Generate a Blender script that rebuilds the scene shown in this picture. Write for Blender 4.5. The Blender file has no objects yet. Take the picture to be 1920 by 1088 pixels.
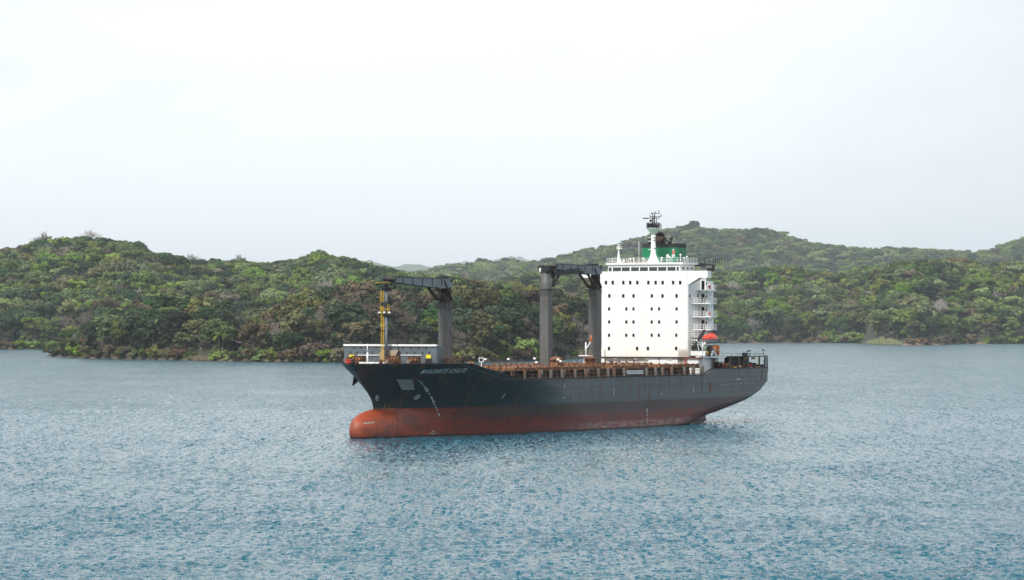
import bpy, math, random
import numpy as np
from mathutils import Vector, Matrix, noise as mnoise

random.seed(7); rng = np.random.default_rng(7)
SC = bpy.context.scene
COL = SC.collection
R = math.radians

# ------------------------------------------------------------------ camera figures (photo pixels 1920x1088)
F, HY, CH = 6900.0, 612.0, 20.5          # focal length in px, horizon row, eye height above the water
TH = R(28); S_, C_ = math.sin(TH), math.cos(TH)
OX, OY = 43.672, 806.967                 # world position of the ship's origin (centre of the transom, waterline)

def sproj(x, y, z):
    X = OX - S_*x + C_*y; Y = OY - C_*x - S_*y
    return 960 + F*X/Y, HY + F*(CH - z)/Y
def iy(px, py, y=0.0):
    """ship x, z of a photo point lying on the ship plane y"""
    r = (px-960)/F
    x = (r*(OY - S_*y) - OX - C_*y)/(r*C_ - S_)
    Y = OY - C_*x - S_*y
    return x, CH - (py-HY)*Y/F
def ix(px, py, x):
    """ship y, z of a photo point lying on the ship plane x"""
    r = (px-960)/F
    y = (r*(OY - C_*x) - OX + S_*x)/(C_ + r*S_)
    Y = OY - C_*x - S_*y
    return y, CH - (py-HY)*Y/F

# ------------------------------------------------------------------ materials
def nodes(name):
    m = bpy.data.materials.new(name); m.use_nodes = True
    nt = m.node_tree; b = nt.nodes['Principled BSDF']
    return m, nt, b
def N(nt, t, **kw):
    n = nt.nodes.new(t)
    for k, v in kw.items(): setattr(n, k, v)
    return n
def mixc(nt, fac, a, b, blend='MIX'):
    n = N(nt, 'ShaderNodeMix', data_type='RGBA', blend_type=blend)
    for s, v in ((n.inputs[0], fac), (n.inputs[6], a), (n.inputs[7], b)):
        if isinstance(v, (int, float)): s.default_value = v
        elif isinstance(v, tuple): s.default_value = (*v, 1)
        else: nt.links.new(v, s)
    return n.outputs[2]
def math_(nt, op, a, b=0.0, c=None, clamp=False):
    n = N(nt, 'ShaderNodeMath', operation=op, use_clamp=clamp)
    for s, v in zip(n.inputs, (a, b, c)):
        if v is None: continue
        if isinstance(v, (int, float)): s.default_value = v
        else: nt.links.new(v, s)
    return n.outputs[0]
def ramp(nt, v, lo, hi):
    n = N(nt, 'ShaderNodeMapRange', interpolation_type='SMOOTHSTEP')
    nt.links.new(v, n.inputs[0]); n.inputs[1].default_value = lo; n.inputs[2].default_value = hi
    return n.outputs[0]
def noise(nt, vec, scale, detail=3, rough=.55, out=0):
    n = N(nt, 'ShaderNodeTexNoise'); n.inputs['Scale'].default_value = scale
    n.inputs['Detail'].default_value = detail; n.inputs['Roughness'].default_value = rough
    nt.links.new(vec, n.inputs['Vector']); return n.outputs[out]
def mapping(nt, vec, scale=(1,1,1), loc=(0,0,0), rot=(0,0,0)):
    n = N(nt, 'ShaderNodeMapping'); n.inputs['Scale'].default_value = scale
    n.inputs['Location'].default_value = loc; n.inputs['Rotation'].default_value = rot
    nt.links.new(vec, n.inputs['Vector']); return n.outputs[0]
def objco(nt): return N(nt, 'ShaderNodeTexCoord').outputs['Object']

def paint(name, col, rust=.25, rough=.55, dirt=.35, streak=True, metallic=0.0, rustcol=(.14,.05,.018)):
    """weathered ship paint: dirt patches, vertical rust runs"""
    m, nt, b = nodes(name); co = objco(nt)
    n1 = noise(nt, co, .35, 5, .6)
    dark = tuple(c*.55 for c in col)
    c = mixc(nt, math_(nt, 'MULTIPLY', ramp(nt, n1, .38, .7), dirt), col, dark)
    sv = mapping(nt, co, (1.6, 1.6, .12 if streak else 1.6))
    n2 = noise(nt, sv, 1.2, 4, .6)
    lo = .74 - .34*rust
    c = mixc(nt, math_(nt, 'MULTIPLY', ramp(nt, n2, lo, lo+.12), .8), c, rustcol)
    nt.links.new(c, b.inputs['Base Color']); b.inputs['Roughness'].default_value = rough
    b.inputs['Metallic'].default_value = metallic
    bp = N(nt, 'ShaderNodeBump'); bp.inputs['Strength'].default_value = .25; bp.inputs['Distance'].default_value = .05
    nt.links.new(noise(nt, co, 1.1, 4), bp.inputs['Height']); nt.links.new(bp.outputs[0], b.inputs['Normal'])
    return m

M = {}
M['grey'] = paint('grey_ship_paint', (.105,.125,.140), .32)
M['post'] = paint('crane_post_paint', (.100,.103,.100), .62, .55, .5, True, 0, (.085,.052,.034))
M['jib'] = paint('jib_paint', (.17,.195,.21), .35)
M['white'] = paint('white_ship_paint', (.86,.85,.82), .0, .45, .06)
M['white2'] = paint('white_deck_paint', (.78,.78,.76), .12, .5, .2)
M['dark'] = paint('dark_steel', (.018,.018,.020), .35, .6)
M['black'] = paint('soot_black', (.012,.012,.013), .12, .6)
M['rust'] = paint('rusty_steel', (.115,.050,.024), .75, .8, .7, False, 0, (.36,.15,.05))
M['rustdk'] = paint('rusty_dark_steel', (.026,.018,.014), .55, .8, .6, False, 0, (.16,.065,.025))
M['stan'] = paint('stanchion_paint', (.14,.135,.12), .85, .7)
M['green'] = paint('funnel_green', (.0,.16,.065), .0, .45, .12)
M['yellow'] = paint('yellow_paint', (.60,.36,.02), .4, .6, .5, False)
M['sign'] = paint('yellow_sign_paint', (.75,.62,.01), .0, .5, .1)
M['orange'] = paint('orange_paint', (.62,.16,.02), .15, .5)
M['boat'] = paint('lifeboat_orange', (.72,.055,.025), .0, .4, .15)
M['boatw'] = paint('lifeboat_hull_pink', (.50,.36,.36), .05, .5, .2)
M['beige'] = paint('beige_paint', (.36,.27,.20), .2, .6)
M['red'] = paint('red_paint', (.5,.03,.02), .05, .5)
M['letter'] = paint('lettering_white', (.72,.75,.75), .0, .6, .25)
M['mark'] = paint('hull_mark_white', (.45,.47,.46), .0, .6, .3)
def block_paint():
    m, nt, b = nodes('block_white_paint'); co = objco(nt); sep = N(nt,'ShaderNodeSeparateXYZ'); nt.links.new(co, sep.inputs[0]); x, y, z = sep.outputs
    n1 = noise(nt, co, .25, 5, .6); n2 = noise(nt, mapping(nt, co, (1.3,1.3,.10)), 1.3, 4, .6)
    c = mixc(nt, ramp(nt,n1,.35,.7), (.86,.85,.82), (.80,.785,.74))
    c = mixc(nt, math_(nt,'MULTIPLY',ramp(nt,n2,.54,.72),.30), c, (.58,.50,.40))
    low = math_(nt,'SUBTRACT',1.0,ramp(nt, math_(nt,'ADD',z,math_(nt,'MULTIPLY',n2,3)), 13.5, 18.5))
    c = mixc(nt, math_(nt,'MULTIPLY',low,.45), c, (.66,.54,.42))
    for per, off, v in ((2.76,.6,z),(3.4,.4,y)):
        d = math_(nt,'ABSOLUTE', math_(nt,'SUBTRACT', math_(nt,'FRACT', math_(nt,'DIVIDE', math_(nt,'ADD',v,off+50), per)), .5))
        c = mixc(nt, math_(nt,'MULTIPLY', math_(nt,'SUBTRACT',1.0,ramp(nt,d,.008,.03)), .16), c, (.45,.44,.42))
    nt.links.new(c, b.inputs['Base Color']); b.inputs['Roughness'].default_value = .42
    bp = N(nt,'ShaderNodeBump'); bp.inputs['Strength'].default_value = .3; bp.inputs['Distance'].default_value = .06
    nt.links.new(noise(nt, co, .7, 3), bp.inputs['Height']); nt.links.new(bp.outputs[0], b.inputs['Normal']); return m
M['block'] = block_paint()
m, nt, b = nodes('window_glass'); b.inputs['Base Color'].default_value = (.008,.009,.011,1); b.inputs['Roughness'].default_value = .25; b.inputs['Specular IOR Level'].default_value = .25; M['glass'] = m
m, nt, b = nodes('bridge_glass'); b.inputs['Base Color'].default_value = (.03,.05,.045,1); b.inputs['Roughness'].default_value = .08; M['bglass'] = m
m, nt, b = nodes('lamp_lens'); b.inputs['Base Color'].default_value = (.85,.85,.85,1); b.inputs['Roughness'].default_value = .3; M['lens'] = m

def hull_material():
    m, nt, b = nodes('hull_paint'); co = objco(nt)
    sep = N(nt, 'ShaderNodeSeparateXYZ'); nt.links.new(co, sep.inputs[0]); x, y, z = sep.outputs
    n_big = noise(nt, mapping(nt, co, (.06,.06,.25)), 1, 5, .6)
    n_fine = noise(nt, mapping(nt, co, (.35,.35,1.6)), 1, 5, .65)
    grey = mixc(nt, ramp(nt, n_big, .35, .65), (.098,.113,.115), (.076,.090,.093))
    grey = mixc(nt, math_(nt,'MULTIPLY',ramp(nt, n_fine, .55, .7), .45), grey, (.115,.125,.125))
    # shade under the bow flare, painted in as a darker tone
    bw = ramp(nt, math_(nt,'ADD',x,math_(nt,'MULTIPLY',n_big,14)), 101, 124)
    grey = mixc(nt, math_(nt,'MULTIPLY',bw,.88), grey, (.005,.013,.016))
    # red boot topping, worn towards orange brown
    red = mixc(nt, ramp(nt, n_fine, .4, .68), (.190,.019,.008), (.105,.015,.008))
    red = mixc(nt, math_(nt,'MULTIPLY', ramp(nt, x, 118, 146), .8), red, (.35,.060,.016))
    blo = ramp(nt, noise(nt, mapping(nt, co, (.22,.22,.5),(5,2,1)), 1, 6, .68), .44, .62)
    red = mixc(nt, math_(nt,'MULTIPLY',blo,.55), red, (.075,.022,.014))
    edge = math_(nt, 'ADD', z, math_(nt, 'MULTIPLY', math_(nt,'SUBTRACT',n_fine,.5), .35))
    c = mixc(nt, ramp(nt, edge, 5.29, 5.36), red, grey)
    # grime belt along the topmost metres of the red
    gb = math_(nt, 'MULTIPLY', ramp(nt, math_(nt,'ADD',z, math_(nt,'MULTIPLY',math_(nt,'SUBTRACT',n_fine,.5),3.2)), 2.5, 4.0),
               math_(nt,'SUBTRACT',1.0, ramp(nt, edge, 5.35, 5.75)))
    gb = math_(nt, 'MULTIPLY', gb, math_(nt,'SUBTRACT',1.0, ramp(nt, x, 116, 136)))
    grim = mixc(nt, ramp(nt, n_big, .4, .6), (.055,.042,.036), (.030,.027,.025))
    c = mixc(nt, math_(nt,'MULTIPLY',gb,.86), c, grim)
    # scuffs and brown rust in the red below
    sc = ramp(nt, noise(nt, mapping(nt, co, (.4,.4,3.5)), 1, 5, .7), .52, .62)
    sc = math_(nt,'MULTIPLY', sc, math_(nt,'SUBTRACT',1.0, ramp(nt, z, 3.4, 4.6)))
    c = mixc(nt, math_(nt,'MULTIPLY',sc,.6), c, (.10,.045,.032))
    # pale salt band just above the water, midships to aft
    sb = math_(nt,'MULTIPLY', ramp(nt, z, .15, .6), math_(nt,'SUBTRACT',1.0, ramp(nt, z, 1.2, 2.0)))
    sb = math_(nt,'MULTIPLY', sb, math_(nt,'SUBTRACT',1.0, ramp(nt, x, 80, 104)))
    sb = math_(nt,'MULTIPLY', sb, ramp(nt, n_fine, .35, .6))
    c = mixc(nt, math_(nt,'MULTIPLY',sb,.6), c, (.40,.27,.26))
    # vertical rust runs
    sv = mapping(nt, co, (.55,.0,.05)); ns = noise(nt, sv, 1.6, 3, .5)
    run = math_(nt,'MULTIPLY', ramp(nt, ns, .60, .66), ramp(nt, n_fine, .3, .55))
    c = mixc(nt, math_(nt,'MULTIPLY',run,.8), c, (.12,.042,.018))
    top = math_(nt,'MULTIPLY', ramp(nt, z, 8.9, 10.6), ramp(nt, noise(nt, mapping(nt, co, (.5,.5,.07)), 1, 5, .7), .52, .6))
    c = mixc(nt, math_(nt,'MULTIPLY',top,.6), c, (.12,.045,.02))
    lay = noise(nt, mapping(nt, co, (.02,.02,2.6)), 1, 4, .6)
    c = mixc(nt, math_(nt,'MULTIPLY',ramp(nt,lay,.5,.66),.35), c, (.04,.035,.032))
    wet_shade = math_(nt,'SUBTRACT',1.0, ramp(nt, edge, .25, .5)); c = mixc(nt, math_(nt,'MULTIPLY',wet_shade,.8), c, (.022,.010,.008))  # wet band and the shading along the waterline, painted as one dark strip
    # plate seams
    for z0 in (8.55,):
        d = math_(nt,'ABSOLUTE', math_(nt,'SUBTRACT', z, z0)); 
        c = mixc(nt, math_(nt,'MULTIPLY', math_(nt,'SUBTRACT',1.0, ramp(nt,d,.04,.11)), .5), c, (.018,.022,.024))
    nt.links.new(c, b.inputs['Base Color']); b.inputs['Roughness'].default_value = .5
    br = N(nt, 'ShaderNodeTexBrick'); br.inputs['Scale'].default_value = 1; br.inputs['Mortar Size'].default_value = .05
    br.inputs['Brick Width'].default_value = 9; br.inputs['Row Height'].default_value = 2.3
    br.inputs[1].default_value = (1,1,1,1); br.inputs[2].default_value = (.9,.9,.9,1); br.inputs[3].default_value = (.3,.3,.3,1)
    cv = N(nt,'ShaderNodeCombineXYZ'); nt.links.new(x, cv.inputs[0]); nt.links.new(z, cv.inputs[1]); nt.links.new(cv.outputs[0], br.inputs[0])
    h = math_(nt,'ADD', math_(nt,'MULTIPLY', br.outputs[0], .3), noise(nt, mapping(nt, co, (.25,.25,.4)), 1, 2))
    bp = N(nt, 'ShaderNodeBump'); bp.inputs['Strength'].default_value = .35; bp.inputs['Distance'].default_value = .12
    nt.links.new(h, bp.inputs['Height']); nt.links.new(bp.outputs[0], b.inputs['Normal'])
    return m
M['hull'] = hull_material()

# ------------------------------------------------------------------ mesh helper
class MB:
    def __init__(s): s.v, s.f, s.mi, s.mats, s.sm = [], [], [], [], []
    def add(s, vs, fs, mat=0, smooth=False):
        o = len(s.v); s.v += [tuple(p) for p in vs]
        for f in fs: s.f.append([i+o for i in f]); s.mi.append(mat); s.sm.append(smooth)
        return s
    def box(s, x0, x1, y0, y1, z0, z1, mat=0):
        vs = [(x,y,z) for x in (x0,x1) for y in (y0,y1) for z in (z0,z1)]
        return s.add(vs, [(0,1,3,2),(4,6,7,5),(0,4,5,1),(2,3,7,6),(0,2,6,4),(1,5,7,3)], mat)
    def tube(s, a, b, r, r2=None, n=6, mat=0, cap=True, smooth=True):
        a, b = Vector(a), Vector(b); r2 = r if r2 is None else r2
        d = b-a
        if d.length < 1e-6: return s
        q = d.to_track_quat('Z','Y')
        vs = [a + q@Vector((r*math.cos(2*math.pi*k/n), r*math.sin(2*math.pi*k/n), 0)) for k in range(n)]
        vs += [b + q@Vector((r2*math.cos(2*math.pi*k/n), r2*math.sin(2*math.pi*k/n), 0)) for k in range(n)]
        s.add(vs, [(k,(k+1)%n,(k+1)%n+n,k+n) for k in range(n)], mat, smooth)
        if cap:
            o = len(s.v)-2*n
            s.f += [[o+k for k in range(n)][::-1], [o+n+k for k in range(n)]]; s.mi += [mat]*2; s.sm += [False]*2
        return s
    def bar(s, a, b, w, h=None, mat=0):
        a, b = Vector(a), Vector(b); h = w if h is None else h
        q = (b-a).to_track_quat('Z','Y'); vs = []
        for p in (a, b):
            for dx, dy in ((-1,-1),(1,-1),(1,1),(-1,1)): vs.append(p + q@Vector((dx*h/2, dy*w/2, 0)))
        return s.add(vs, [(3,2,1,0),(4,5,6,7),(0,1,5,4),(1,2,6,5),(2,3,7,6),(3,0,4,7)], mat)
    def lathe(s, c, prof, n=16, mat=0, smooth=True):
        vs = [(c[0]+r*math.cos(2*math.pi*k/n), c[1]+r*math.sin(2*math.pi*k/n), c[2]+z) for r, z in prof for k in range(n)]
        fs = [(j*n+k, j*n+(k+1)%n, (j+1)*n+(k+1)%n, (j+1)*n+k) for j in range(len(prof)-1) for k in range(n)]
        return s.add(vs, fs, mat, smooth)
    def prism(s, pts, axis, a, b, mat=0):
        """polygon pts (2-D) swept along axis from a to b"""
        n = len(pts)
        def mk(p, t):
            return {'x':(t,p[0],p[1]), 'y':(p[0],t,p[1]), 'z':(p[0],p[1],t)}[axis]
        vs = [mk(p,a) for p in pts]+[mk(p,b) for p in pts]
        return s.add(vs, [list(range(n))[::-1], [n+k for k in range(n)]]+[(k,(k+1)%n,(k+1)%n+n,k+n) for k in range(n)], mat)
    def blob(s, c, r, seg=8, rings=5, mat=0, rot=None):
        vs = []; rr = r if isinstance(r, tuple) else (r,r,r)
        for j in range(rings+1):
            t = math.pi*j/rings
            for k in range(seg):
                p = 2*math.pi*k/seg
                v = Vector((rr[0]*math.sin(t)*math.cos(p), rr[1]*math.sin(t)*math.sin(p), rr[2]*math.cos(t)))
                if rot: v = rot@v
                vs.append(Vector(c)+v)
        fs = [(j*seg+k,(j+1)*seg+k,(j+1)*seg+(k+1)%seg,j*seg+(k+1)%seg) for j in range(rings) for k in range(seg)]
        return s.add(vs, fs, mat, True)
    def rail(s, pts, h=1.1, r=.035, post=1.6, rows=3, mat=0, closed=False):
        pts = [Vector(p) for p in pts]
        if closed: pts.append(pts[0])
        for a, b in zip(pts, pts[1:]):
            L = (b-a).length; k = max(1, round(L/post))
            for i in range(k+1):
                p = a.lerp(b, i/k); s.bar(p, p+Vector((0,0,h)), r*1.8, mat=mat)
            for q in range(1, rows+1):
                o = Vector((0,0,h*q/rows)); s.bar(a+o, b+o, r*1.5, mat=mat)
        return s
    def mesh(s, name, mats):
        me = bpy.data.meshes.new(name); me.from_pydata(s.v, [], s.f)
        for mm in (mats if isinstance(mats,(list,tuple)) else [mats]): me.materials.append(mm)
        me.polygons.foreach_set('material_index', s.mi); me.polygons.foreach_set('use_smooth', s.sm)
        me.update(); return me
    def build(s, name, mats, parent=None):
        o = bpy.data.objects.new(name, s.mesh(name, mats)); COL.objects.link(o); o.parent = parent
        return o

def tag(o, label=None, cat=None, group=None, kind=None):
    for k, v in (('label',label),('category',cat),('group',group),('kind',kind)):
        if v: o[k] = v
    return o
def empty(name, loc=(0,0,0), rz=0.0, parent=None):
    o = bpy.data.objects.new(name, None); COL.objects.link(o); o.location = loc; o.rotation_euler = (0,0,rz); o.parent = parent
    o.empty_display_size = .5
    return o

# ================================================================== SHIP
RZ = math.atan2(-C_, -S_)
ship = tag(empty('cargo_ship', (OX, OY, 0), RZ), 'dark grey and rusty red cargo ship with tall white accommodation block, empty of containers', 'cargo ship')
def ship_world(p):
    return (OX - S_*p[0] + C_*p[1], OY - C_*p[0] - S_*p[1], p[2])

HB = 14.5
def interp(x, xs, ys): return float(np.interp(x, xs, ys))
STZ = [-2.5,0,5.0,6.0,7.0,8.4,10,11.6,13.7]; STX = [147.3,147.3,147.3,147.55,148.0,149.3,151.2,153.0,155.5]
def stemx(z): return interp(z, STZ, STX)
BX, BZ = 145.5, 1.3                      # bulb centre
def bulb_half(x, z):
    a = 9.0 if x > BX else 30
    q = 1 - (abs(x-BX)/a)**2.3 - (abs(z-BZ)/3.9)**2.4
    return 3.1*q**.5 if q > 0 else 0.0
def bulb_tip(z):
    q = 1-(abs(z-BZ)/3.9)**2.4
    return BX + 9.0*q**(1/2.3) if q > 0 else -1
def zb(x): return interp(x, [0,4,12,20,28,34,42,60], [6.9,5.2,3.3,1.9,.6,-.8,-3,-9])
def xa(z):
    if z >= 6.9: return 0.0
    return interp(z, [-9,-3,-.8,.6,1.9,3.3,5.2,6.9], [60,42,34,28,20,12,4,0])
def half(x, z):
    # stern
    zz = min(max((z - zb(x))/interp(x,[0,10,25,45],[2.2,2.2,3.2,6]), 0), 1)
    sf = (1-(1-zz)**2.6)**(1/2.1)
    sf *= interp(x, [0,6,16,30], [.93,.965,.99,1.0])
    # bow
    k = min(max(z/13.6, 0), 1); kk = k**1.5
    Le = 62*(1-kk) + 36*kk; p = 1.75*(1-kk)+2.0*kk; q = 1.0*(1-kk)+1.25*kk
    u = min(max((stemx(z)-x)/Le, 0), 1)
    bf = (1-(1-u)**p)**(1/q)
    y = HB*min(sf, 1)*bf
    if z < 5.4:
        bh = bulb_half(x, z)
        if bh > 0 and x > 120: y = (y**3 + bh**3)**(1/3)
    return y
def ztop(x):
    return interp(x, [0,31.4,34.8,120.3,122.5,126.5,131.5,136,160], [11.55,11.6,10.4,10.4,10.75,11.55,12.5,13.6,13.6])

def build_hull():
    mb = MB()
    zs = list(np.arange(-2.1, 10.41, .32)); nz = len(zs); NT = 5
    t = np.linspace(0, 1, 200); t = .5-.5*np.cos(math.pi*t); t = .55*t + .45*np.linspace(0,1,200)
    rows = []
    for k in range(nz+NT):
        row = []
        for tt in t:
            xn = 159*tt
            z = zs[k] if k < nz else 10.4 + (ztop(xn)-10.4)*(k-nz+1)/NT
            if k >= nz and ztop(xn) <= 10.401: z = 10.4+.0005*(k-nz+1)
            x0 = xa(z); x1 = max(stemx(z), bulb_tip(z))
            x = x0+(x1-x0)*tt
            y = half(x, z) if tt < 1 else 0.0
            row.append((x, y, z))
        rows.append(row)
    n = len(t)
    for side in (1, -1):
        vs = [(x, y*side, z) for row in rows for (x,y,z) in row]
        fs = []
        for k in range(len(rows)-1):
            for i in range(n-1):
                f = (k*n+i, k*n+i+1, (k+1)*n+i+1, (k+1)*n+i)
                fs.append(f if side < 0 else f[::-1])
        mb.add(vs, fs, 0, True)
    # transom
    for k in range(len(rows)-1):
        a, b = rows[k][0], rows[k+1][0]
        if a[0] < .01 and b[0] < .01:
            mb.add([(0,a[1],a[2]),(0,-a[1],a[2]),(0,-b[1],b[2]),(0,b[1],b[2])], [(0,1,2,3)], 0)
    # decks inside the hull edge
    def deck(x0, x1, z, mat, ins=.05, step=1.0):
        xs = np.arange(x0, x1+.001, step); 
        ys = [max(half(x, min(z, 13.5))-ins, .02) for x in xs]
        vs = [(x, s*yy, z) for x, yy in zip(xs, ys) for s in (1,-1)]
        mb.add(vs, [(2*i, 2*i+1, 2*i+3, 2*i+2) for i in range(len(xs)-1)], mat)
    deck(122, 135, 10.30, 1); deck(134.8, 155.0, 13.50, 1); deck(34.0, 122, 10.32, 1); deck(.05, 34.2, 10.31, 1)
    w = half(134.8, 13.3)-.15; wl_ = half(134.8, 10.3)-.15
    mb.add([(134.8,-wl_,10.3),(134.8,wl_,10.3),(134.8,w,13.5),(134.8,-w,13.5)], [(0,1,2,3)], 2)
    # stem bar fills the narrow gap on the centreline
    return mb.build('hull', [M['hull'], M['rustdk'], M['grey']], ship)
build_hull()
rud = MB().prism([(9.5,-2),(9.5,1.9),(11,2.6),(4.5,3.9),(3.2,-2)], 'y', -.45, .45)
rud.box(10,18,-.5,.5,-2,1.2)
rud.build('rudder', M['hull'], ship)

# --- markings and lettering laid on the plating
def on_hull(x, z, off=.03, side=1):
    y = half(x, z); e = .4
    nx = -(half(x+e, z)-half(x-e, z))/(2*e); nz_ = -(half(x, z+e)-half(x, z-e))/(2*e)
    nrm = Vector((nx, 1, nz_)).normalized()
    p = Vector((x, y, z)) + nrm*off
    return (p.x, p.y*side, p.z)
def solve(px, py):
    """ship x, z of a photo point on the port plating"""
    y = HB
    for _ in range(60):
        x, z = iy(px, py, y); y = .6*y + .4*half(max(min(x,158),0), max(min(z,13.6),-2))
    return x, z
def patch(mb, quad, mat=0, off=.04):
    mb.add([on_hull(x, z, off) for x, z in quad], [tuple(range(len(quad)))], mat)
def dash(mb, a, b, w, mat=0):
    (x0,z0), (x1,z1) = solve(*a), solve(*b)
    d = Vector((x1-x0, z1-z0)); L = max(d.length, .01); nn = Vector((-d.y, d.x))/L*w/2
    k = max(1, int(L/1.2))
    for i in range(k):
        p = Vector((x0,z0))+d*i/k; q = Vector((x0,z0))+d*(i+1)/k
        patch(mb, [tuple(p-nn), tuple(q-nn), tuple(q+nn), tuple(p+nn)], mat)
def lettering():
    cu = bpy.data.curves.new('ship_name_text', 'FONT'); cu.body = 'MARGARETE SCHULTE'; cu.shear = .3; cu.size = 1; cu.offset = .004; cu.space_character = 1.12
    cu.resolution_u = 2
    o = bpy.data.objects.new('ship_name_text', cu); COL.objects.link(o)
    dg = bpy.context.evaluated_depsgraph_get(); me = bpy.data.meshes.new_from_object(o.evaluated_get(dg))
    bpy.data.objects.remove(o)
    xs = [v.co.x for v in me.vertices]; W = max(xs); H = max(v.co.y for v in me.vertices)
    (xl, zl), (xr, zr) = solve(785.5, 700.5), solve(871.5, 698.2)
    (xt, zt_) = solve(873, 690.5); hgt = zt_-zr
    for v in me.vertices:
        u = v.co.x/W; x = xl+(xr-xl)*u; z = zl+(zr-zl)*u + v.co.y/H*hgt
        v.co = on_hull(x, z, .05)
    me.materials.append(M['letter'])
    t = bpy.data.objects.new('name_lettering', me); COL.objects.link(t); t.parent = ship
    t['label'] = 'white slanted ship name on the dark bow'
lettering()
for a, b, w in [((947,738),(941,747),.25),((1151,729),(1151,743),.28),((1300,724.5),(1300,736.5),.28),((1058,720),(1058,728),.2),
                ((1213,766),(1213,775),.4),((1213,777),(1213,780),.35),((1213,783),(1213,787),.35),((1213,788),(1213,794),.3),
                ((1150.5,719.5),(1150.5,721),.3),((1241,713),(1241,717),.2),((1240,738),(1240,740.5),.5),((1057,745),(1057,747.5),.5),
                ((705,742.5),(710,742.5),.2),((706,743),(704.5,749),.2),((704.5,750.5),(708.5,750.5),.2),((706,746.5),(710,746.5),.2),
                ((1381,711.5),(1388,710.5),.3),((1322,713),(1322,717),.3)]:
    mk = MB(); dash(mk, a, b, w); mk.build('hull_marking', M['mark'], ship)
for k in range(9): mk = MB(); dash(mk, (1352+k*7.2, 722-k*.55), (1355+k*7.2, 721.7-k*.55), .1); mk.build('hull_marking', M['mark'], ship)
mk = MB()
mk = MB()
def ring(mb, cx, cy, r, w, seg=12, a0=0, a1=360):
    x0, z0 = solve(cx, cy)
    for k in range(seg):
        a, b_ = R(a0+(a1-a0)*k/seg), R(a0+(a1-a0)*(k+1)/seg)
        patch(mb, [(x0-rr*math.cos(t)*1.25, z0+rr*math.sin(t)) for rr, t in ((r-w/2,a),(r-w/2,b_),(r+w/2,b_),(r+w/2,a))])
ring(mk, 781.8, 744.6, .42, .14); dash(mk, (779.5,747.5),(784.5,741.5),.14); dash(mk,(779.4,743.5),(784.5,745.5),.12); mk.build('thruster_symbol', M['mark'], ship); mk = MB()
ring(mk, 812, 811, .32, .12)
mk.build('thruster_symbol', M['mark'], ship)
for k in range(5): mk = MB(); dash(mk, (803+k*4.5, 814-k*.3), (805+k*4.5, 813.5), .12); mk.build('hull_marking', M['mark'], ship)
mk = MB()
# faded draft figures on the red of the bulb
for k in range(7): dash(mk, (682+k*3, 794.5-k*.3), (683.4+k*3, 793.8-k*.3), .2)
mo = mk.build('hull_marking', M['mark'], ship)
m_rs = paint('rust_streak', (.19,.07,.026), .2, .8, .6)
for a, b, w in [((1070,741),(1068,786),.34),((1131,738),(1131,769),.26),((1217,735),(1217,762),.26),((1207,705),(1209,734),.14),((1057,708),(1056,722),.3),
                ((1331,718),(1332,735),.85),((1316,701),(1316,738),.28),((1429,694),(1427,712),.5),((1241,708),(1241,717),.3),((1094,748),(1093,775),.16),
                ((1160,706),(1161,716),.22),((1276,706),(1275,722),.2),((1002,712),(1001,728),.2),((880,700),(878,716),.22),((1386,694),(1385,716),.2),
                ((760,692),(758,700),.2),((737,685),(742,687),.5),((787,688),(797,689),.3),((722,757),(722,766),.3),((730,758),(731,767),.3)]:
    mk = MB(); dash(mk, a, b, w); mk.build('rust_streak', m_rs, ship)
m_dk = paint('dark_stain', (.03,.014,.012), .1, .8, .4)
for a, b, w in [((744,760),(741,826),.16),((852,772),(851,800),.12),((985,768),(984,792),.14)]:
    mk = MB(); dash(mk, a, b, w); mk.build('hull_stain', m_dk, ship)
def streak_mat():
    m, nt, b = nodes('salt_streak'); b.inputs['Base Color'].default_value = (.42,.45,.45,1); b.inputs['Roughness'].default_value = .7; return m
m_st = streak_mat()
rs = random.Random(3)
path = [(786,714),(792,719),(797,727),(804,737),(810,748),(814,757),(818,766),(821,774),(824,781)]
for i, (a, b) in enumerate(zip(path, path[1:])):
    for j in range(4):
        t0 = j/4; p = (a[0]+(b[0]-a[0])*t0, a[1]+(b[1]-a[1])*t0); q = (p[0]+(b[0]-a[0])*.22+rs.uniform(-.6,.6), p[1]+(b[1]-a[1])*.22)
        st = MB()
        if rs.random() < .82: dash(st, p, q, rs.uniform(.1,.42)*(1.0 if i < 6 else .6)); st.build('hull_streak', m_st, ship)
hp = MB()
for k in range(3):
    x0, z0 = solve(1010+k*110, 740)
o = None

# anchor pockets and anchors, both sides
def anchor(side):
    x0, z0 = solve(743, 711.5); x1, z1 = solve(773, 711.5); x2, z2 = solve(772.5, 723); x3, z3 = solve(749, 723)
    mb = MB(); A = [on_hull(x, z, .0) for x, z in ((x0,z0),(x1,z1),(x2,z2),(x3,z3))]
    e = 1.25 if side > 0 else 1.9; o = [on_hull(x0,z0,.2), on_hull(x1,z1,.2), on_hull(x2,z2,e), on_hull(x3,z3,e)]
    up = 0 if side > 0 else 1.1
    vs = [(p[0]+up*.5,p[1]*side,p[2]+up) for p in A+o]
    fs = [(4,5,6,7),(0,1,5,4),(1,2,6,5),(2,3,7,6),(3,0,4,7)]
    mb.add(vs, fs if side>0 else [f[::-1] for f in fs])
    mb.build('anchor_pocket', M['grey'] if side > 0 else M['dark'], ship)
anchor(1); anchor(-1)

# hull edge coaming/fender strip, rust along edge
for side in (1,-1):
    ed = MB(); prev = None
    for x in list(np.arange(0, 155.5, 1.0)):
        p = Vector((x, (half(x, min(ztop(x),13.5))+.02)*side, ztop(x)))
        if prev is not None: ed.bar(prev, p, .22, .16)
        prev = p
    ed.build('gunwale', M['dark'], ship)

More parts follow.
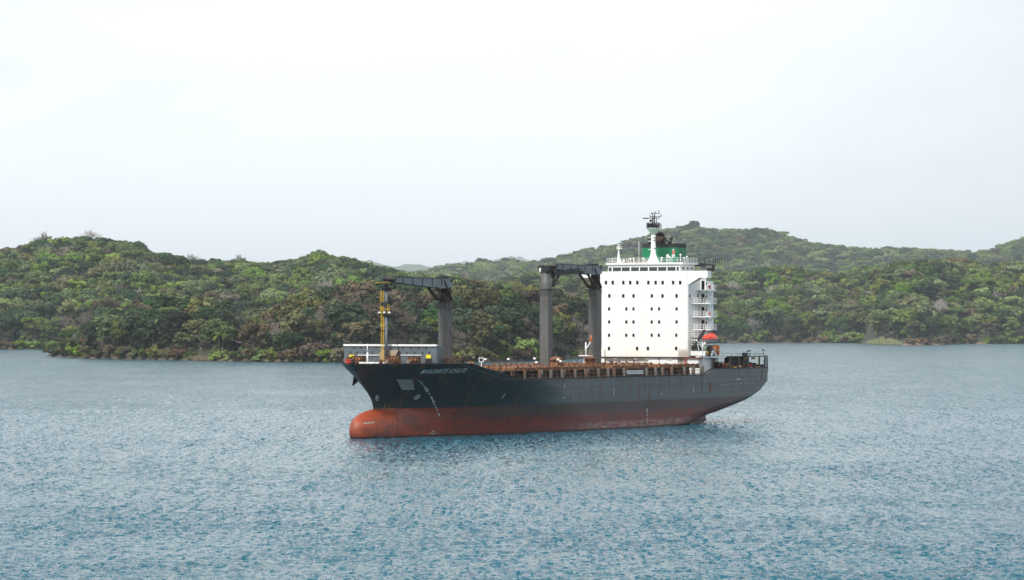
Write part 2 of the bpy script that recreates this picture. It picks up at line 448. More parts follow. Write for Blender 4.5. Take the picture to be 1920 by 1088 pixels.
# --- breakwater with lightening holes
XB = 140.86
bw = MB(); y0b, zt_b = ix(646,645.5,XB); y1b, _ = ix(820,645.5,XB); zb0 = 13.5
bw.box(XB, XB+.18, y0b, y1b, zb0, zt_b-.35)
br_o = bw.build('breakwater', [M['grey']], ship)
rim = MB().box(XB-.1, XB+.42, y0b-.02, y1b+.05, zt_b-.35, zt_b)
for a, b_ in ((672,712),(753,792)):
    ya, _ = ix(a,666.2,XB); yb, zz = ix(b_,666.2,XB); rim.box(XB+.185, XB+.36, ya, yb, zz-.07, zz+.07)
rim.build('breakwater_rim', M['white2'], br_o)
holes = [(664.4,652.5),(677.7,652.5),(691.5,652.5),(706,652.7),(721,653),(658.2,661),(670.5,661.2),(685,661.2),(699,661.3),(712.8,661.5),
         (677.8,670.3),(691.8,670.4),(757,653.2),(771.5,653.4),(785.8,653.6),(800,653.8),(764,661.8),(778.5,662),(793.5,662.2),(806,662),(771.7,671.5),(786.4,671.5)]
for a, b_ in holes:
    y, z = ix(a,b_,XB); k = 10; hol = MB()
    hol.add([(XB+.186, y+.17*math.cos(2*math.pi*i/k), z+.24*math.sin(2*math.pi*i/k)) for i in range(k)], [tuple(range(k))]); hol.build('breakwater_hole', M['black'], br_o)
for a in (660.5, 804.5):
    y, z = ix(a, 669, XB); MB().box(XB+.185, XB+.26, y-.52, y+.52, z-.3, z+.35).build('warning_sign', M['sign'], br_o)
    MB().box(XB+.186, XB+.3, y-.62, y+.7, 13.51, z-.32).build('doorway', M['black'], br_o)
wg = MB()   # side wing of the breakwater, angled aft
wg.prism([(y1b,13.5),(y1b+.02,zt_b-.4),(y1b+.1,zt_b-.4),(y1b+.1,13.5)], 'x', XB-2.2, XB-.01)
wg.build('breakwater_bracket', M['grey'], br_o); wg = MB()
wg.prism([(y0b,13.5),(y0b-.02,zt_b-.4),(y0b-.1,zt_b-.4),(y0b-.1,13.5)], 'x', XB-2.2, XB-.01)
wg.build('breakwater_bracket', M['grey'], br_o)

# --- foremast
XM = 142.6
fm = empty('foremast', (XM,0,0), 0, ship)
def zat(py, x=XM, y=0): return CH-(py-HY)*(OY-C_*x-S_*y)/F
mb = MB().tube((0,0,13.5),(0,0,zat(592)),.34,.30,10).tube((0,0,zat(590)),(0,0,zat(543)),.34,.30,10)
mb.build('mast_pole', M['grey'], fm)
for pyy, r in ((541,.95),(590.5,.8)):
    mb = MB(); z = zat(pyy); mb.lathe((0,0,z), [(.2,-.35),(r,0),(r,.12),(.2,.12)], 12); mb.build('mast_platform', M['dark'], fm)
mb = MB()
mb.tube((0,0,zat(541)),(0,0,zat(524)),.36,.3,8); mb.blob((.3,-.2,zat(523)),.42); mb.blob((-.3,.4,zat(524)),.36)
mb.build('mast_head', M['dark'], fm); MB().box(-.4,.5,-.9,.5,zat(570)-.3,zat(570)+.35).build('mast_bracket', M['dark'], fm)
mb = MB(); z = zat(541)+.1; a = 1.15
mb.rail([(-a,-a,z),(a,-a,z),(a,a,z),(-a,a,z)], 1.15, .03, .8, 2, closed=True); mb.build('mast_railing', M['dark'], fm)
mb = MB(); mb.bar((.9,-1.75,zat(530)),(.9,1.3,zat(530)),.13)
for y in (-.95,-.45):
    mb.bar((.35,y+.1,13.6),(.35,y+.1,zat(544)),.1)
for z in np.arange(13.8, zat(545), .42): mb.bar((.35,-.85,z),(.35,-.35,z),.085)
for z in np.arange(zat(585), zat(546), .8): mb.bar((.35,-1.1,z),(.35,-.45,z),.05)
mb.bar((.35,-1.1,zat(585)),(.35,-1.1,zat(546)),.05)
mb.bar((.4,-.9,zat(580)),(.4,.9,zat(580)),.12); mb.bar((.4,-1.2,zat(610)),(.4,.2,zat(610)),.1)
mb.bar((.4,.55,zat(571)),(.4,.55,zat(589)),.09); mb.bar((.4,.85,zat(571)),(.4,.85,zat(589)),.07)
mb.build('mast_ladder', M['yellow'], fm)
mb = MB()
for s in (-1,1): mb.tube((-.1,.25*s+.3,zat(592)),(-2.2,1.7*s+.6,13.5),.09,.09,6)
mb.bar((-.5,.5,zat(618)),(-.8,1.1,zat(618)),.1)
mb.build('mast_stay', M['dark'], fm)
for (dy, pyy) in ((-1.2,586.5),(-.1,586),(.95,586.5)):
    MB().blob((.5,dy,zat(pyy)),(.2,.28,.17),8,5).build('mast_lamp', M['lens'], fm)
mb = MB(); z = zat(616)
mb.tube((.2,-1.0,z-.35),(.9,-1.75,z+.15),.16,.42,10).tube((.3,-.2,z-.5),(.3,-1.4,z-.3),.12)
mb.blob((.4,-1.3,z+.1),.38,8,5); mb.build('fog_horn', M['black'], fm)

# --- forecastle fittings
x, z = iy(689,646); mb = MB().tube((150.5,0,13.5),(150.5,0,16.0),.13,.11,8)
xj, zj = iy(689, 645, 0); mb = MB().tube((xj,0,13.5),(xj,0,zj-1.6),.16,.15,8).tube((xj,0,zj-1.6),(xj,0,zj),.14,.05,8); mb.box(xj-.8,xj+.4,-.3,1.0,13.5,13.75)
mb.build('jackstaff', M['white'], ship)
rs = random.Random(5)
def winch(x, y, s=1.0, name='windlass', m='rust'):
    mb = MB(); z = 13.52
    mb.box(x-.9*s,x+.9*s,y-1.3*s,y+1.3*s,z,z+.22)
    mb.tube((x,y-1.2*s,z+.8*s),(x,y+1.2*s,z+.8*s),.42*s,n=12)
    for yy in (-1.2,-.55,.1,.75,1.2): mb.tube((x,y+yy*s,z+.8*s),(x,y+(yy+.1)*s,z+.8*s),.75*s,n=14)
    mb.box(x-1.1*s,x-.4*s,y-.3*s,y+.5*s,z+.2,z+1.1*s); mb.box(x+.2*s,x+.9*s,y-1.0*s,y-.7*s,z,z+.9*s)
    mb.build(name, M[m], ship)
winch(147.5,-3.2,1.0); winch(146.5,3.6,1.05); winch(144.2,-6.3,.85,'mooring_winch'); winch(143.9,6.6,.9,'mooring_winch')
for (xx, yy, mm) in ((151.5,-4.2,'red'),(150.5,4.9,'rust'),(154,1.8,'rust'),(154,-2.6,'rustdk'),(148.5,7.2,'rust'),(145.6,9.2,'beige'),(146.2,-8.6,'red'),(149.5,6.6,'beige'),(142.4,-8.8,'beige')):
    lim = half(xx,13.3)-1.0; yy = max(-lim, min(lim, yy)); mb = MB(); z = 13.51
    mb.box(xx-.6,xx+.6,yy-.3,yy+.3,z,z+.1)
    for s in (-.35,.35): mb.tube((xx+s,yy,z),(xx+s,yy,z+.75),.2,.2,8).tube((xx+s,yy,z+.75),(xx+s,yy,z+.85),.27,.27,8)
    mb.build('bollard', M[mm], ship)
mb = MB(); mb.prism([(-2.3,0),(-2.9,1.7),(-1.9,2.9),(2.6,2.9),(1.8,1.2),(.4,.0)], 'x', 0, .5)
for v in range(len(mb.v)): p = mb.v[v]; mb.v[v] = (p[0]+141.3, p[1]*.78+.1, p[2]*.62+14.3)
mb.box(141.4,141.6,-1.6,-1.3,13.5,14.6); mb.box(141.4,141.6,.6,.9,13.5,14.4)
mb.build('spare_anchor_rack', M['beige'], ship)
mb = MB(); mb.box(148.6,149.2,-2.2,3.4,13.52,13.95); mb.build('roller_fairlead', M['white2'], ship)
mb = MB(); pts = []
for x in np.arange(137, 154.2, 1.5): pts.append((x, half(x,13.4)-.35, 13.5))
mb2 = MB().rail(pts[:], .55, .03, 3, 1); mb2.build('forecastle_railing', M['rustdk'], ship)
mb = MB(); zz = 13.55
p = [(135.3,half(135.3,13)-.5,zz),(139.6,half(139,13)-.6,zz)]
mb.rail([(135.4,13.0,zz),(135.4,1,zz)], 1.25,.035,1.5,3); mb.rail(p,1.25,.035,1.5,3); mb.rail([(139.6,13,zz),(136,3,zz)],1.2,.035,1.5,2)
mb.build('forecastle_railing', M['yellow' if 0 else 'rust'], ship)
mb = MB()
for k in range(16):
    mb = MB(); xx = rs.uniform(135.6,139.5); yy = rs.uniform(3,12.6); h = rs.uniform(.3,1.1); w = rs.uniform(.2,.7)
    mb.box(xx-w,xx+w,yy-w,yy+w,13.51+.001*k,13.51+h)
    mb.tube((xx,yy,13.5),(xx,yy,13.6+h*1.2),w*.5,n=8); mb.build('deck_machinery', M['rustdk'], ship)

# --- hatch coamings, covers, container support stanchions
def post_px(lst, y=13.9): return [iy(p, 700, y)[0] for p in lst]
pil = post_px([966,984,1010,1014,1032,1053,1057,1077,1097,1101,1121,1139,1150,1169,1211,1228,1241,1258,1282,1299,1316])
cm = MB().box(35.5,118,-11.4,11.4,10.33,12.15).box(118.01,132.5,-8.2,8.2,10.33,12.15); cm.build('hatch_coaming', M['rustdk'], ship)
hx = [35.0,49.5,54.4,59.8,73.5,82.5,96.5,110.5,117.5,123.5,134]
segs = [(35.2,48.2),(48.6,54.2),(59.6,75.8),(81.2,94.8),(95.2,108.8),(109.2,117.0),(122.8,134.2)]
for a, b_ in segs:
    wy = 13.6 if a < 110 else (12.6 if a < 120 else 9.6)
    mb = MB().box(a, b_, -wy, wy, 12.16, 12.62)
    for k in range(int((b_-a)/2.2)+1):
        xx = a+.2+k*2.15
        if xx < b_-.2:
            mb.box(xx,xx+.35,wy-.4,wy+.08,12.1,12.75)
    for k in range(int((b_-a)/3.1)):
        xx = a+.6+k*3.1
        for yy in (-9,-4,1,6,11): mb.box(xx,xx+.3,yy,yy+.3,12.621,12.80)
    mb.build('hatch_cover', M['rust'], ship)
for side in (1,-1):
    MB().box(35,122,side*13.2 if side>0 else side*13.75, side*13.75 if side>0 else side*13.2, 12.0,12.14).build('support_beam', M['rust'], ship)
prev = None
for i, x in enumerate(pil):
    for side in (1,-1):
        yh = min(half(x,10.4), 14.4)-.35; w = .38 if i not in (2,3,6,9) else .22
        MB().box(x-w/2,x+w/2,side*yh-.3,side*yh+.3,10.33,12.15).build('stanchion', M['stan'], ship)
for a, b_ in zip(pil, pil[1:]):
    fr = MB(); g = MB()
    a, b_ = max(a,b_), min(a,b_)
    if a-b_ < 2.2: continue
    y = min(half(a,10.4),14.4)-.5
    for (m_, zl, zh) in ((fr, 10.6, 11.3),):
        x0, x1 = b_+.45, a-.45
        for z in (zl, zh): m_.box(x0,x1,y,y+.1,z,z+.12)
        for x in (x0,x1-.12): m_.box(x,x+.12,y-.01,y+.09,zl,zh)
    if random.random() < .7: g.box(b_+.8,b_+1.6,y-.9,y-.3,10.34,11.2+.4*random.random())
    if random.random() < .6: g.bar((a-.8,y-.6,10.4),(a-1.6,y-.6,12.0),.14)
    g.box(b_+.4,a-.3,y-.55,y-.35,11.75,12.0)
    fr.build('lashing_frame', M['stan'], ship); g.build('lashing_gear', M['rust'], ship)
for x in (58.5,77.5,109,121,80.2,56):    # lashing bridge clutter above the covers
    mb = MB()
    for y in np.arange(-11,12.5,2.6): mb.box(x-.25,x+.25,y-.12,y+.12,12.3,13.15)
    mb.box(x-.3,x+.3,-11.2,12.6,12.9,13.05); mb.build('lashing_bridge', M['rust'], ship)
mb = MB(); (xa_, za_), (xb_, zb_) = iy(1176,695.5,14.25), iy(1206,695.5,14.25); zc = iy(1190,701,14.25)[1]
for k in range(15):
    x0 = xb_+(xa_-xb_)*k/14
    mb.bar((x0,14.2,zc),(x0,14.2,za_),.09)
    if k < 14: x1 = xb_+(xa_-xb_)*(k+1)/14; mb.bar((x0,14.2,zc),(x1,14.2,za_),.06)
for z in (zc,za_): mb.bar((xb_,14.2,z),(xa_,14.2,z),.12)
mb.build('gangway', M['white2'], ship)

# deck lamps on short poles
def lamp(px, ptop, pbot, y, m='rust', big=.25):
    x, zt = iy(px, ptop, y); zb_ = iy(px, pbot, y)[1]
    f = empty('deck_lamp', (x,y,zb_), 0, ship)
    MB().tube((0,0,0),(0,0,zt-zb_),.06,.05,6).bar((0,-.3,zt-zb_-.1),(0,.3,zt-zb_-.1),.08).build('lamp_post', M[m], f)
    MB().box(-.05,big,-big,big*.8,zt-zb_-.1,zt-zb_+big).build('lamp_head', M['lens'] if m=='rust' else M['dark'], f)
for a in ((911,674.5,687,6),(954,674,687,8),(1003,673,686,6),(1006.5,680,686,9),(1047,675,686,8),(1052,678,687,9)): lamp(*a)
for a in ((1144,677.5,687,10.8),(1148,677.8,687,10),(1189,676,688,10.8),(1236,673.5,688,11),(1277,675,688,11)): lamp(*a, m='dark', big=.16)
# small square frame sign and red pedestal fan housings by the forecastle step
x, z = iy(902.5, 675, 11.9); mb = MB(); nb = len(mb.v)
for (a,b_,c,d) in ((-.5,.5,-.42,-.3),(-.5,.5,.3,.42)): mb.box(x-.1,x+.1,12.5+a,12.5+b_,z+c,z+d)
mb.box(x-.1,x+.1,12.0,12.12,z-.3,z+.3); mb.box(x-.1,x+.1,12.88,13.0,z-.3,z+.3); mb.box(x-.02,x+.05,12.12,12.88,z-.3,z+.3,1); mb.box(x-.06,x+.06,12.45,12.6,11.3,z-.42); mb.v = [(a,b_-.6,c) for a,b_,c in mb.v]
mb.build('deck_sign', [M['white2'],M['black']], ship)
x, z = iy(893,688,12); mb = MB()
mb.blob((x,10.8,z+.25),(1.1,.9,.75)); mb.tube((x-1.5,11.3,z-.4),(x+.6,11.3,z+.6),.22); mb.box(x-1.6,x-.2,10,11.6,z-.8,z+.5)
mb.build('vent_housing', M['rust'], ship)
for px in (1043, 1105.5):
    x, z = iy(px, 681, 6); f = MB().box(x-.9,x+.9,5,7,12.62,13.6); f.lathe((x,6,13.6),[(1.0,0),(1.35,.25),(1.35,.55),(.2,.9)],12)
    f.build('ventilator', M['yellow' if 0 else 'rust'], ship)

# --- deck cranes
def crane(px, ptop_post, ptop, w, direction, jl, name_label, yo=0.0, round_top=False, jyaw=0.0, jtip=.55):
    x = iy(px, 600, yo)[0]; Yd = OY-C_*x-S_*yo
    zz = lambda p: CH-(p-HY)*Yd/F
    c = empty('deck_crane', (x, yo, 0), 0, ship); c['label'] = name_label
    z1, z2 = zz(ptop_post), zz(ptop)
    h = w/2*.95
    mb = MB().box(-h,h,-h,h,10.35,z1); mb.prism([(-h-.35,z1),(h+.35,z1),(h,z1-1.3),(-h,z1-1.3)],'y',-h-.01,h+.01)
    mb.build('crane_post', M['post'], c)
    mb = MB()
    for z in np.arange(14.5, z1-2, 2.3): mb.tube((-.3,h,z),(-.3,h+.02,z),.14,n=8)
    mb.build('porthole', M['black'], c)
    mb = MB().lathe((0,0,z1),[(0,0),(h+.38,0),(h+.38,.22),(0,.22)],16); mb.build('slew_ring', M['dark'], c)
    d = direction
    if round_top:
        zc = z2-.1
        MB().lathe((0,0,z1+.22),[(h+.12,0),(h+.12,zc-z1-1.3),(0,zc-z1-1.3)],16).build('crane_housing', M['post'], c)
        mb = MB(); mb.box(-1.2,1.3,-1.2,1.2,zc-1.0,zc-.1); mb.blob((.8,-.9,zc-.1),(.7,.5,.35)); mb.tube((-.2,-1.3,zc+.05),(-.2,1.4,zc+.05),.25); mb.box(.2,1.35,-.9,-.5,zc-1.0,zc-.3,1)
        mb.tube((-.9,1.35,zc-.3),(-.9,1.35,zc-1.8),.28)
        mb.build('winch_housing', [M['black'],M['white2']], c)
    else:
        mb = MB().box(-.95,.35,-.75,.75,z1+.22,z2-.9); mb.box(-.2,.9,-.9,.9,z1+.22,z1+1.0); mb.box(.5,1.0,-.5,.6,z1+1.1,z1+1.35)
        mb.build('crane_housing', M['rustdk'], c)
        MB().box(-1.25,-.96,-.8,.55,z1+.4,z2-1.2).build('crane_tower', M['post'], c)
    # jib: two-cheek box girder, deep at the heel
    jz = z2-.25
    q = Matrix.Rotation(jyaw,3,'Z')
    def jp(mb, pts, y0, y1, mat=0):
        t = MB().prism([(a*d,b_) for a,b_ in pts],'y',y0,y1,mat); t.v = [tuple(q@Vector(v)) for v in t.v]
        mb.add(t.v, t.f, mat)
    mb = MB()
    if round_top: prof = [(.9,jz+.05),(jl,jz-.6),(jl,jz-1.1),(.9,jz-1.7)]; 
    else: prof = [(-1.3,jz-.75),(-.9,jz-.15),(1.6,jz+.1),(jl,jz+.1),(jl,jz+.1-jtip*1.6),(5.2,jz-1.65),(2.2,jz-1.75),(-1.3,jz-1.5)]
    for y in (-.95,.75): jp(mb, prof, y, y+.2)
    jp(mb, [(1.6,jz-.15),(jl-.3,jz-.15),(jl-.3,jz-.3),(1.6,jz-.3)], -.75,.75)
    jb = mb; mb = MB()
    if not round_top:
        t = MB()
        for k in range(5): xx = 3+(jl-4)*k/4.6; t.box(min(xx*d,xx*d+.25),max(xx*d,xx*d+.25),.96,1.0,jz-1.3+.0*k,jz+.05)
        t.box(min(1*d,jl*d),max(1*d,jl*d),.4,1.0,jz+.101,jz+.22); t.box(min(0,2.5*d),max(0,2.5*d),-.6,.8,jz+.15,jz+.5)
        t.tube((-.8*d,-1.1,jz-.1),(-.8*d,1.1,jz-.1),.42); t.tube((jl*d,-1.1,jz-.2),(jl*d,1.1,jz-.2),.35)
        mb.add(t.v,t.f)
    else: mb.tube((jl*d,-.8,jz-.8),(jl*d,.8,jz-.8),.3)
    mb.v = [tuple(q@Vector(v)) for v in mb.v]
    jb.add(mb.v, mb.f, 1); jb.build('jib', [M['jib'] if not round_top else M['dark'], M['dark']], c)
    mb = MB()
    if round_top:
        for y in (-.9,.9): mb.bar((.9*d,y,z1+.9),(4.0*d,y,z2-1.9),.3,.3); mb.bar((1.6*d,y,z1+.7),(1.5*d,y,z2-1.3),.45,.3)
    else:
        for y in (-.9,.9): mb.bar((1.2*d,y,z1+.5),(5.3*d,y,jz-1.55),.42,.32); mb.bar((-1.1*d,y,z1+.4),(2.2*d,y,jz-.3),.36,.3)
    mb.build('luffing_cylinder', M['rustdk'] if not round_top else M['dark'], c)
    mb = MB(); s = -1 if px > 900 else 1
    zp = z1-1.2; mb.box(-.5,.5,s*(h+.05),s*(h+1.1),zp-.1,zp); 
    mb.rail([(-.5,s*(h+1.1),zp),(.5,s*(h+1.1),zp)],1.1,.03,.5,2); mb.rail([(.5,s*(h+.1),zp),(.5,s*(h+1.1),zp)],1.1,.03,.5,2)
    mb.build('access_platform', M['dark'], c)
    return c
crane(835, 567.5, 521.5, 2.05, 1, 21.0, 'grey deck crane with its jib resting forward on the foremast')
crane(1024, 544, 499, 2.0, -1, 12.5, 'grey deck crane with round housing, foremost of the pair by the white block', yo=-.6, round_top=True, jyaw=-.10)
crane(1115.5, 543.5, 497.5, 2.05, 1, 19.0, 'grey deck crane beside the white block with its jib stretched forward')

# --- small white provision crane on the port side of hatch
xk = iy(1100, 660, 7)[0]; Yd = OY-C_*xk-S_*7; zz = lambda p: CH-(p-HY)*Yd/F
sc_ = empty('provision_crane', (xk,7,0), 0, ship)
MB().tube((0,-.6,12.6),(0,-.6,zz(668)),.16).box(-1,1,-1.3,.9,zz(668),zz(666)).tube((0,-.2,zz(666)),(0,-.2,zz(642)),.18,.14,8).bar((0,-.2,zz(655)),(0,1.0,zz(640)),.2).build('crane_column', M['white2'], sc_)
MB().rail([(1,-1.3,zz(666)),(1,.9,zz(666)),(-1,.9,zz(666)),(-1,-1.3,zz(666))],.9,.03,.7,2,closed=True).build('crane_railing', M['beige'], sc_)
MB().tube((0,.95,zz(640)),(0,1.05,zz(629)),.22,.12,8).box(-.1,.1,.7,1.2,zz(641),zz(638)).build('jib', M['orange'], sc_)

# ---------------- accommodation block
XF = 32.74; YL, YR = -10.46, 9.84
acc = empty('accommodation_block', (0,0,0), 0, ship)
ZBD = ix(1200,511,XF)[1]                 # underside of bridge deck band
XR = 23.6
def Z(p, x=XF, y=0.): return CH-(p-HY)*(OY-C_*x-S_*y)/F
mb = MB()
ch = .9
out = [(XF,YL),(XF,YR-.35),(XF-.12,YR-.1),(XF-.4,YR),(XR,YR),(XR,YL)]
mb.prism(out,'z',10.33,Z(509))
zl_wing = Z(521.5, XF, 15)
# bridge wings: full-width band with tapered underside
zt_w = Z(508, XF, 12); 
mb.build('block_wall', M['block'], acc)
for s, yo_ in ((1, 14.35), (-1, 15.45)):
    yi = YR if s > 0 else -YL
    mb = MB(); zlo = Z(534, XF, s*yi); zm = Z(521, XF, s*yo_)
    mb.prism([(s*yi,zlo),(s*(yo_-1.9),zm),(s*yo_,zm),(s*yo_,zt_w),(s*(yi),zt_w)],'x',XF-.22,XF-.02)
    mb.prism([(s*(yi+.01),zm+.35),(s*(yo_-.01),zm+.35),(s*(yo_-.01),zm+.55),(s*(yi+.01),zm+.55)],'x',XF-1.7,XF-.23)
    mb.prism([(s*yi,zlo+.1),(s*(yo_-1.9),zm),(s*(yo_-.01),zm),(s*(yo_-.01),zt_w-.02),(s*yi,zt_w-.02)],'x',XF-1.9,XF-1.7)
    mb.box(XF-1.7,XF-.22,min(s*yo_,s*(yo_-.15)),max(s*yo_,s*(yo_-.15)),zm,zt_w-.03)
    mb.build('bridge_wing', M['white'], acc)
# wheelhouse
YW0 = ix(1140,505,XF-.5)[0]; YW1 = ix(1274.5,505,XF-.5)[0]; zwh0 = Z(509.5); zw0, zw1 = Z(509,XF), Z(501,XF); zroof = Z(493.5)
XWH = XF-.55
wh = empty('wheelhouse', (0,0,0), 0, ship)
MB().box(XWH-7.0,XWH,YW0,YW1,Z(509)+.01,zroof-.3).build('wheelhouse_wall', M['white'], wh)
MB().box(XWH-7.3,XWH+.35,YW0-.35,YW1+.9,zroof-.3,zroof+.1).build('wheelhouse_roof', M['white'], wh)
MB().box(XF-.4,XF-.1,YW0-2.0,YW1+.2,Z(512),Z(509)+.02).build('bridge_sill', M['white2'], wh)
wins = [(1141.4,1147),(1149,1164.5),(1166.2,1181),(1183.3,1198),(1200,1215),(1217,1232.3),(1234,1249.6),(1251.5,1266.8),(1268.8,1273)]
for a, b_ in wins:
    ya = ix(a,505,XWH)[0]; yb = ix(b_,505,XWH)[0]
    MB().box(XWH-.05,XWH+.03,ya-.04,yb+.04,zw0+.01,zw1+.03).box(XWH-.02,XWH+.05,ya,yb,zw0+.06,zw1,1).build('window', [M['white2'],M['bglass']], wh)
for a in (1,3.2,5.2):
    MB().box(XWH-a-1.2,XWH-a,YW1-.02,YW1+.03,zw0+.3,zw1).box(XWH-a-1.1,XWH-a-.1,YW1,YW1+.05,zw0+.4,zw1-.08,1).build('window', [M['white2'],M['bglass']], wh)
mb = MB()
zr = zroof+.1
mb.rail([(XWH+.2,YW0-.2,zr),(XWH+.2,YW1+.8,zr)],1.0,.04,1.25,3); mb.rail([(XWH+.2,YW0-.2,zr),(XWH-6.5,YW0-.2,zr)],1.0,.04,1.25,3); mb.rail([(XWH+.2,YW1+.8,zr),(XWH-6.5,YW1+.8,zr)],1.0,.04,1.25,3)
mb.build('roof_railing', M['white2'], acc)
# dark walkway rail towards the port wing, behind
xg = 24.5
def Pg(px, py): y, z = ix(px, py, xg); return (xg, y, z)
mb = MB(); a, b_ = Pg(1288,492.5), Pg(1338,497.5)
mb.bar(a, b_, .32, .5); mb.rail([a, Pg(1338,497)], 1.35, .045, 1.0, 2); c = Pg(1336,509); mb.bar(b_, c, .5); mb.bar(Pg(1304,497),Pg(1322,498.5),.5,.4)
mb.rail([(xg,b_[1],b_[2]),(xg-4,b_[1],b_[2])],1.3,.045,1.0,2); mb.bar(Pg(1331,503),Pg(1331,510),1.0,.8,)
mb.build('walkway', M['black'], acc)

# front windows
rows = [(530,[1136.5,1149.2,1168.9,1181.8,1195.2,1215.9,1229.5,1242.7,1262.2,1275.5],3.9,6.2),
        (555,[1142.7,1168.8,1188.1,1222.5,1242.5,1268.8],3.8,6),
        (579.3,[1142.3,1174.5,1188,1222.2,1236,1268.8],3.5,5.2),(603.8,[1142.3,1174.5,1188,1222.2,1236,1268.8],3.6,5.2),
        (628.7,[1142.2,1174.3,1188,1222.2,1235.5,1268.2],3.6,5.2),(653.6,[1142,1194.8,1215,1268],3.9,6)]
for py, lst, w, h in rows:
    for px in lst:
        y, z = ix(px, py, XF); hw, hh = w/2/8.87/C_*1.12, h/2/8.87*1.12
        f = MB()
        for (a0,a1,b0,b1) in ((-hw-.07,-hw,-hh-.07,hh+.07),(hw,hw+.07,-hh-.07,hh+.07),(-hw,hw,-hh-.07,-hh),(-hw,hw,hh,hh+.07)): f.box(XF-.05,XF+.06,y+a0,y+a1,z+b0,z+b1)
        f.box(XF-.04,XF+.065,y-hw,y+hw,z-hh,z+hh,1).build('window', [M['white2'],M['glass']], acc)
for px in (1148,1161.6,1174.2):
    y, z = ix(px, 678.3, XF); MB().tube((XF-.05,y,z),(XF+.05,y,z),.2,n=12).build('porthole', M['glass'], acc)
# low plinth items, pipes and ledges at the foot of the front
mb = MB(); y0_, z0_ = ix(1128,655,XF); y1_, _ = ix(1135,655,XF); mb.box(XF,XF+.5,y0_,y1_,12.5,z0_)
ya,_ = ix(1216,670,XF); yb,_ = ix(1272,670,XF); mb.box(XF,XF+.35,ya,yb,12.5,Z(671)); mb.box(XF+.1,XF+.5,ya-.2,yb+.2,Z(671),Z(670))
for p0, p1 in ((1153,1159),(1191,1197),(1212,1218),(1254,1261)):
    a,_ = ix(p0,673,XF); b_,_ = ix(p1,673,XF); mb.box(XF+.36,XF+.6,a,b_,Z(673.6),Z(672.8))
mb.build('block_plinth', M['white2'], acc)
mb = MB()   # mesh screen at the port foot of the block
ya,_ = ix(1273,660,XF); 
for k in range(8): y = ya+k*.32; mb.bar((XF+.2,y,12.6),(XF+.2,y,Z(657)),.05)
for k in range(9): z = 12.7+k*.38; mb.bar((XF+.2,ya,z),(XF+.2,ya+2.3,z),.05)
mb.build('screen', M['beige'], acc)
# side windows
for px, py, w in ((1293,555,1.6),(1308.5,555,2.4)):
    x, z = iy(px,py,YR); MB().box(x-.25,x+.25,YR-.03,YR+.04,z-.35,z+.35).build('window', M['glass'], acc)

# aft, stepped part of the block and its side platforms
mb = MB().box(23.2,27.0,YR-.01,11.3,Z(617.5,26,12),Z(527,26,12)); mb.build('stair_tower', M['white'], acc)
for (py, extra) in ((543.5,0),(568,.0),(593,.25),(617.2,.25)):
    xo = 27.5; z = Z(py, 28, 14)
    pf = empty('side_platform', (0,0,0), 0, ship)
    poly = [(31.0,YR+.02),(29.6,11.2),(28.2,12.9+extra*.4),(25.2,12.9+extra*.4),(25.2,YR+.02)]
    if py < 550: poly = [(28.3,12.0),(28.1,12.9),(25.2,12.9),(25.2,YR+.02),(28.3,YR+.02)]
    MB().prism(poly,'z',z-.26,z).build('platform_deck', M['white'], pf)
    mb = MB().rail([(p[0]-.05,p[1]-.05,z) for p in poly[:4]], 1.05, .045, .75, 3); mb.build('platform_railing', M['white'], pf)
    if py in (543.5, 593):
        yy = ix(1330.5, py-5, 28.2)[0]
        o = MB().lathe((28.35,yy,z+.35),[(.0,-.0),(.0,0)],3) if 0 else MB().box(28.22,28.3,yy-.22,yy+.22,z+.25,z+.95)
        o.build('life_ring', M['red'], pf)
    MB().bar((26.6,11.0,z-2.7),(26.6,12.7,z-.3),.12,.5).build('stair_flight', M['white2'], pf)
    for a in (22.6, 24.6):
        pass
    MB().box(27.0,27.05,10.3,11.0,z+.05,z+1.9).box(27.0,27.05,11.3,11.55,z+.9,z+1.6).build('door', M['glass'], pf)
mb = MB()   # lower decks beside the block: open galleries
for py in (630.5, 637.5, 646):
    z = Z(py, 29, 12); mb.box(25.5,31.4,YR+.01,12.2,z-.1,z); mb.rail([(31.3,YR+.05,z),(31.3,12.1,z),(26,12.1,z)],1.0,.04,.7,2)
mb.build('gallery', M['white2'], acc)
MB().box(22,30.8,YR+.01,11.6,14.4,Z(648,29,12)).box(30.81,30.9,10.1,11.5,14.5,Z(651,29,12)).build('boat_deck_house', M['dark'], acc)
mb = MB().box(26,31.5,YR+.02,13.2,14.32,15.3); mb.build('locker', M['white2'], acc)

# --- funnel
xfun = 22.0
fu = empty('funnel', (xfun,0,0), 0, ship)
def PF(px, py, x=xfun+2.6): return ix(px, py, x)
yl, zt = PF(1202,465); yr, zb_ = PF(1269.5,486); zk = PF(1230,457)[1]
def rr(x0,x1,y0,y1,c): return [(x0+c,y0),(x1-c,y0),(x1,y0+c),(x1,y1-c),(x1-c,y1),(x0+c,y1),(x0,y1-c),(x0,y0+c)]
xs0, xs1 = -2.4, 2.6
MB().prism(rr(xs0,xs1,yl,yr,.45),'z',zb_-2.6,zt).build('funnel_casing', M['green'], fu)
MB().prism(rr(xs0-.02,xs1+.02,yl-.02,yr+.02,.45),'z',zt,zk).build('funnel_cap', M['black'], fu)
MB().box(-3.5,1.55,-5.0,5.0,10.35,31.99).box(-3.5,3.6,yl-1.5,min(yr+3.5,6),32.0,zb_-2.6).build('funnel_base', M['white'], fu)
